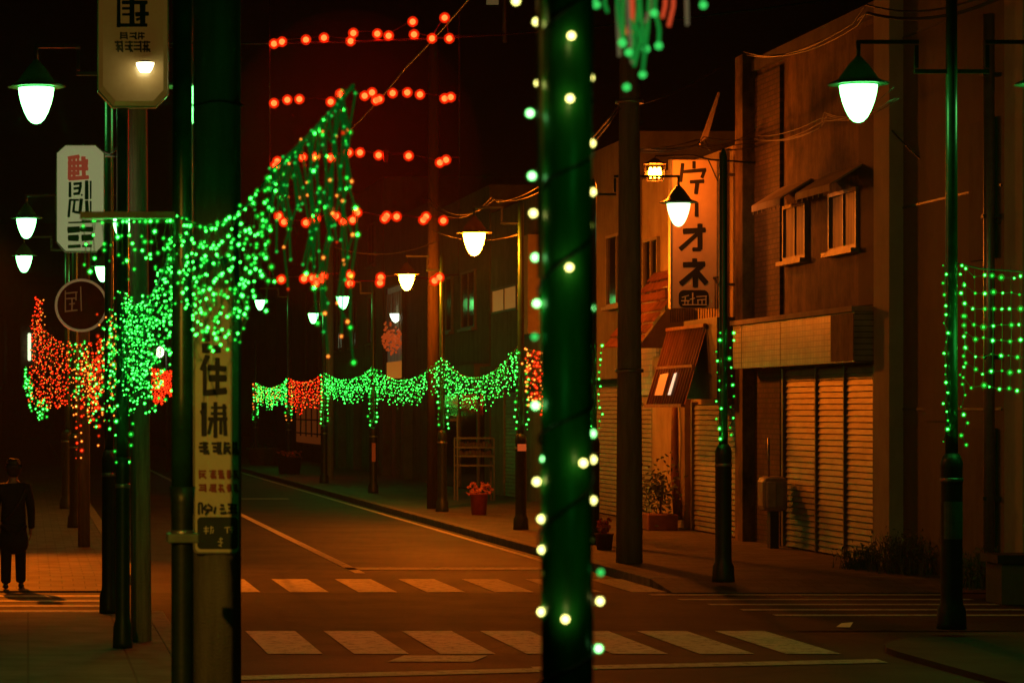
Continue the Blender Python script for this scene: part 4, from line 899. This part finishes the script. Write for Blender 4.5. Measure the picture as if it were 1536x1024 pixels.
cable('high cables above the beige building', [W(1120, 80, 48), W(1300, 20, 36), W(1540, -40, 32)], .012, .2, 3, 6)
cable('loose cable along the beige wall', [W(1338, 196, 42.5), W(1420, 270, 41), W(1500, 335, 38)], .012, .05, 1, 7)
cable('support cable carrying the five tiers of red bulbs', [(.89, 33, 6.4), (12.4, 28.97, 7.2)], .01, .35, 1, 8)
cable('slack cable below the second orange lamp', [W(660, 360, 66), W(500, 370, 66)], .012, .2, 1, 9, DW)
cable('cable from the orange-lamp post to the brown pole', [W(777, 352, 56), W(650, 345, 66)], .012, .15, 1, 10, DW)
gf = thing('roof_mast', 'slim lit mast leaning above the old shop roof', 'mast', (11.9, 52.5, 7.0))
b = MB(); b.poly([W(1050, 214, 52), W(1062, 206, 52), W(1080, 140, 52), W(1078, 138, 52)], (0, .08, 0)); b.build('blade', STUC_W, gf); MB().cyl((11.95, 52.5, 6.9), W(1056, 212, 52)+Vector((0, .04, 0)), .03, n=6).build('foot', DARK, gf)
PLH = W(740, 0, 60); sgn2 = thing('hanging_plate', 'small pale plate at the very top beside the near post', 'sign', PLH)
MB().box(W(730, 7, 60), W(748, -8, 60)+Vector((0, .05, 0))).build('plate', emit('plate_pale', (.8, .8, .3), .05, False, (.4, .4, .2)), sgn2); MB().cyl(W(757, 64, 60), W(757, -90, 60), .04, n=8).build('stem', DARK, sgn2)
MB().box(W(746, -30, 60)+Vector((0, .02, 0)), W(758, -26, 60)+Vector((0, .05, 0))).build('bracket', DARK, sgn2)

# ------------------------------------------------------------------ person
def skin(name, V, E, m, parent, sub=2, root=0):
    me = bpy.data.meshes.new(name); o0 = world_loc(parent)
    me.from_pydata([v[:3] for v in V], E, []); o = bpy.data.objects.new(name+'_tmp', me); COL.objects.link(o)
    o.modifiers.new('s', 'SKIN')
    if not me.skin_vertices: me.attributes
    for i, sv in enumerate(me.skin_vertices[0].data):
        r_ = V[i][3]; sv.radius = r_ if isinstance(r_, tuple) else (r_, r_); sv.use_root = (i == root)
    d = o.modifiers.new('u', 'SUBSURF'); d.levels = d.render_levels = sub
    dg = bpy.context.evaluated_depsgraph_get(); ev = o.evaluated_get(dg); nm = bpy.data.meshes.new_from_object(ev)
    COL.objects.unlink(o); bpy.data.objects.remove(o)
    for p_ in nm.polygons: p_.use_smooth = True
    nm.materials.clear(); nm.materials.append(m); nm.name = name
    x = bpy.data.objects.new(name, nm); COL.objects.link(x); x.parent = parent; return x
PXX = (20-CX)*39.0/F
pe = thing('person', 'person in a long dark coat walking away along the left pavement', 'person', (PXX, 39.0, .032))
SKIN = mat('skin', (.32, .19, .13), .55); COAT = mat('coat_cloth', (.012, .012, .014), .85, var=.3, scale=9, bump=.3, bscale=50); TROU = mat('trouser_cloth', (.01, .01, .012), .9); HAIR = mat('hair', (.03, .018, .012), .55, var=.4, scale=30, stretch=(6, 6, 1)); SHOE = mat('shoe', (.01, .01, .01), .4)
S_ = 1.63/1.7
def v(x, y, z, r): return (x*S_, y*S_, z*S_, tuple(k*S_ for k in r) if isinstance(r, tuple) else r*S_)
V = [v(0, 0, .92, (.15, .1)), v(0, 0, 1.12, (.13, .095)), v(0, 0, 1.32, (.16, .1)), v(0, .01, 1.42, (.1, .075)), v(0, .015, 1.5, .052), v(0, .025, 1.58, (.07, .085)), v(0, .02, 1.66, (.075, .092)), v(0, .02, 1.7, (.05, .06))]
E = [(0, 1), (1, 2), (2, 3), (3, 4), (4, 5), (5, 6), (6, 7)]
for s in (-1, 1):
    i = len(V); fw = .1*s
    V += [v(s*.09, .0, .86, .085), v(s*.095, fw*.7+.02, .48, .058), v(s*.1, fw*1.1-.03, .1, .042), v(s*.11, fw*1.1+.08, .045, .035)]
    E += [(0, i), (i, i+1), (i+1, i+2), (i+2, i+3)]
    i = len(V)
    V += [v(s*.19, 0, 1.37, .06), v(s*.23, -.02*s, 1.1, .043), v(s*.235, .05-.04*s, .86, .03), v(s*.235, .065-.04*s, .8, (.02, .035)), v(s*.232, .075-.04*s, .75, (.018, .036))]
    E += [(2, i), (i, i+1), (i+1, i+2), (i+2, i+3), (i+3, i+4)]
    h_ = i+4
    for k, (dy, ln_) in enumerate(((.03, .062), (.011, .072), (-.009, .068), (-.027, .052))):
        j = len(V); V += [v(s*.232, .075-.04*s+dy, .72, .0085), v(s*.226, .08-.04*s+dy, .72-ln_*.55, .008), v(s*.215, .082-.04*s+dy, .72-ln_, .007)]; E += [(h_, j), (j, j+1), (j+1, j+2)]
    j = len(V); V += [v(s*.222, .115-.04*s, .765, .0095), v(s*.212, .128-.04*s, .728, .0085)]; E += [(i+3, j), (j, j+1)]
i = len(V); V += [v(0, .11, 1.6, .014), v(0, .125, 1.585, .012)]; E += [(5, i), (i, i+1)]      # nose
for s in (-1, 1): j = len(V); V += [v(s*.078, .02, 1.6, (.01, .02)), v(s*.09, .01, 1.605, (.008, .018))]; E += [(5, j), (j, j+1)]
skin('body', V, E, SKIN, pe)
V = [v(0, 0, .92, (.19, .14)), v(0, 0, 1.1, (.165, .125)), v(0, 0, 1.3, (.185, .125)), v(0, .01, 1.41, (.13, .095)), v(0, .01, 1.46, (.07, .065)), v(0, 0, .74, (.215, .16)), v(0, 0, .44, (.255, .19))]
E = [(0, 1), (1, 2), (2, 3), (3, 4), (0, 5), (5, 6)]
for s in (-1, 1):
    i = len(V); V += [v(s*.19, 0, 1.37, .078), v(s*.24, -.02*s, 1.1, .062), v(s*.245, .05-.04*s, .86, .05), v(s*.245, .06-.04*s, .81, .05)]; E += [(2, i), (i, i+1), (i+1, i+2), (i+2, i+3)]
skin('coat', V, E, COAT, pe)
V = [v(0, 0, .9, (.16, .11))]; E = []
for s in (-1, 1):
    fw = .1*s; i = len(V); V += [v(s*.09, .0, .82, .1), v(s*.097, fw*.7+.02, .48, .083), v(s*.1, fw*1.1-.03, .14, .075), v(s*.1, fw*1.1-.03, .07, .075)]; E += [(0, i), (i, i+1), (i+1, i+2), (i+2, i+3)]
skin('trousers', V, E, TROU, pe)
for s in (-1, 1):
    fw = .1*s; skin('shoe', [v(s*.1, fw*1.1-.06, .04, (.04, .04)), v(s*.105, fw*1.1+.04, .035, (.045, .033)), v(s*.115, fw*1.1+.13, .028, (.04, .025))], [(0, 1), (1, 2)], SHOE, pe)
skin('hair', [v(0, -.03, 1.5, (.08, .05)), v(0, -.02, 1.56, (.11, .095)), v(0, -.014, 1.63, (.122, .12)), v(0, .0, 1.7, (.108, .112)), v(.015, .005, 1.745, (.06, .065)), v(.07, -.03, 1.7, .06), v(-.075, -.02, 1.66, .06), v(-.04, -.06, 1.72, .055)], [(0, 1), (1, 2), (2, 3), (3, 4), (3, 5), (2, 6), (3, 7)], HAIR, pe)
b = MB(); 
o0 = Vector(pe.location); b.tube([o0+Vector(p)*S_ for p in ((.16, -.1, 1.36), (.1, -.14, 1.2), (-.02, -.15, 1.02), (-.15, -.12, .9))], .012, 6); b.build('bag_strap', DARK, pe)

# ------------------------------------------------------------------ coloured glow of the strings on what is near them (the strings are lit lamps)
def glow(x, y, z, col, p, s=.3): return lamp('string_glow', 'POINT', (x, y, z), col, p, s)
GR, RD = (.05, 1, .12), (1, .1, .015)
glow(XL-.12, 21.5, 3.0, GR, 14); glow(XL-.1, 26, 2.8, GR, 12); glow(1.3, 16.2, 3.4, GR, 5); glow(1.62, 7.5, 3.15, GR, .32, .08); glow(1.3, 7.55, 2.35, GR, .22, .05); glow(1.52, 7.6, 1.95, GR, .1, .05); glow(XR+.5, 30.2, 3.1, GR, 14); glow(.35, 49.6, 3.2, RD, 30)
glow(XR-.2, 60.5, 2.8, GR, 14); glow(XR-.2, 73, 2.8, GR, 16); glow(XR-.2, 86, 2.8, GR, 16); glow(XR-.3, 100, 2.7, RD, 24); glow(XR-.3, 116, 2.8, GR, 10)

# ------------------------------------------------------------------ world, camera
w = bpy.data.worlds.new('World'); sc.world = w; w.use_nodes = True
t = w.node_tree; bg = t.nodes['Background']; bg.inputs[0].default_value = (.35, .3, .1, 1); bg.inputs[1].default_value = .004
vs = t.nodes.new('ShaderNodeVolumeScatter'); vs.inputs['Density'].default_value = .00065; vs.inputs['Anisotropy'].default_value = .35
t.links.new(vs.outputs[0], t.nodes['World Output'].inputs['Volume'])
cam = bpy.data.cameras.new('Camera'); co = bpy.data.objects.new('Camera', cam); COL.objects.link(co); sc.camera = co
co.location = (0, 0, H); co.rotation_euler = (PI/2, 0, 0)
cam.sensor_width = 36; cam.lens = 36*F/1536; cam.shift_x = (768-CX)/1536; cam.shift_y = (CY-512)/1536
cam.clip_start = .1; cam.clip_end = 2000
cam.dof.use_dof = True; cam.dof.focus_distance = 46; cam.dof.aperture_fstop = 5.6
sc.view_settings.view_transform = 'Standard'; sc.view_settings.look = 'None'; sc.view_settings.exposure = 0; sc.view_settings.gamma = 1
cy = sc.cycles; cy.use_denoising = True; cy.sample_clamp_indirect = 1.5; cy.sample_clamp_direct = 0; cy.max_bounces = 5; cy.transparent_max_bounces = 24; cy.diffuse_bounces = 2; cy.glossy_bounces = 3; cy.volume_bounces = 0; cy.use_light_tree = True; cy.caustics_reflective = False; cy.caustics_refractive = False
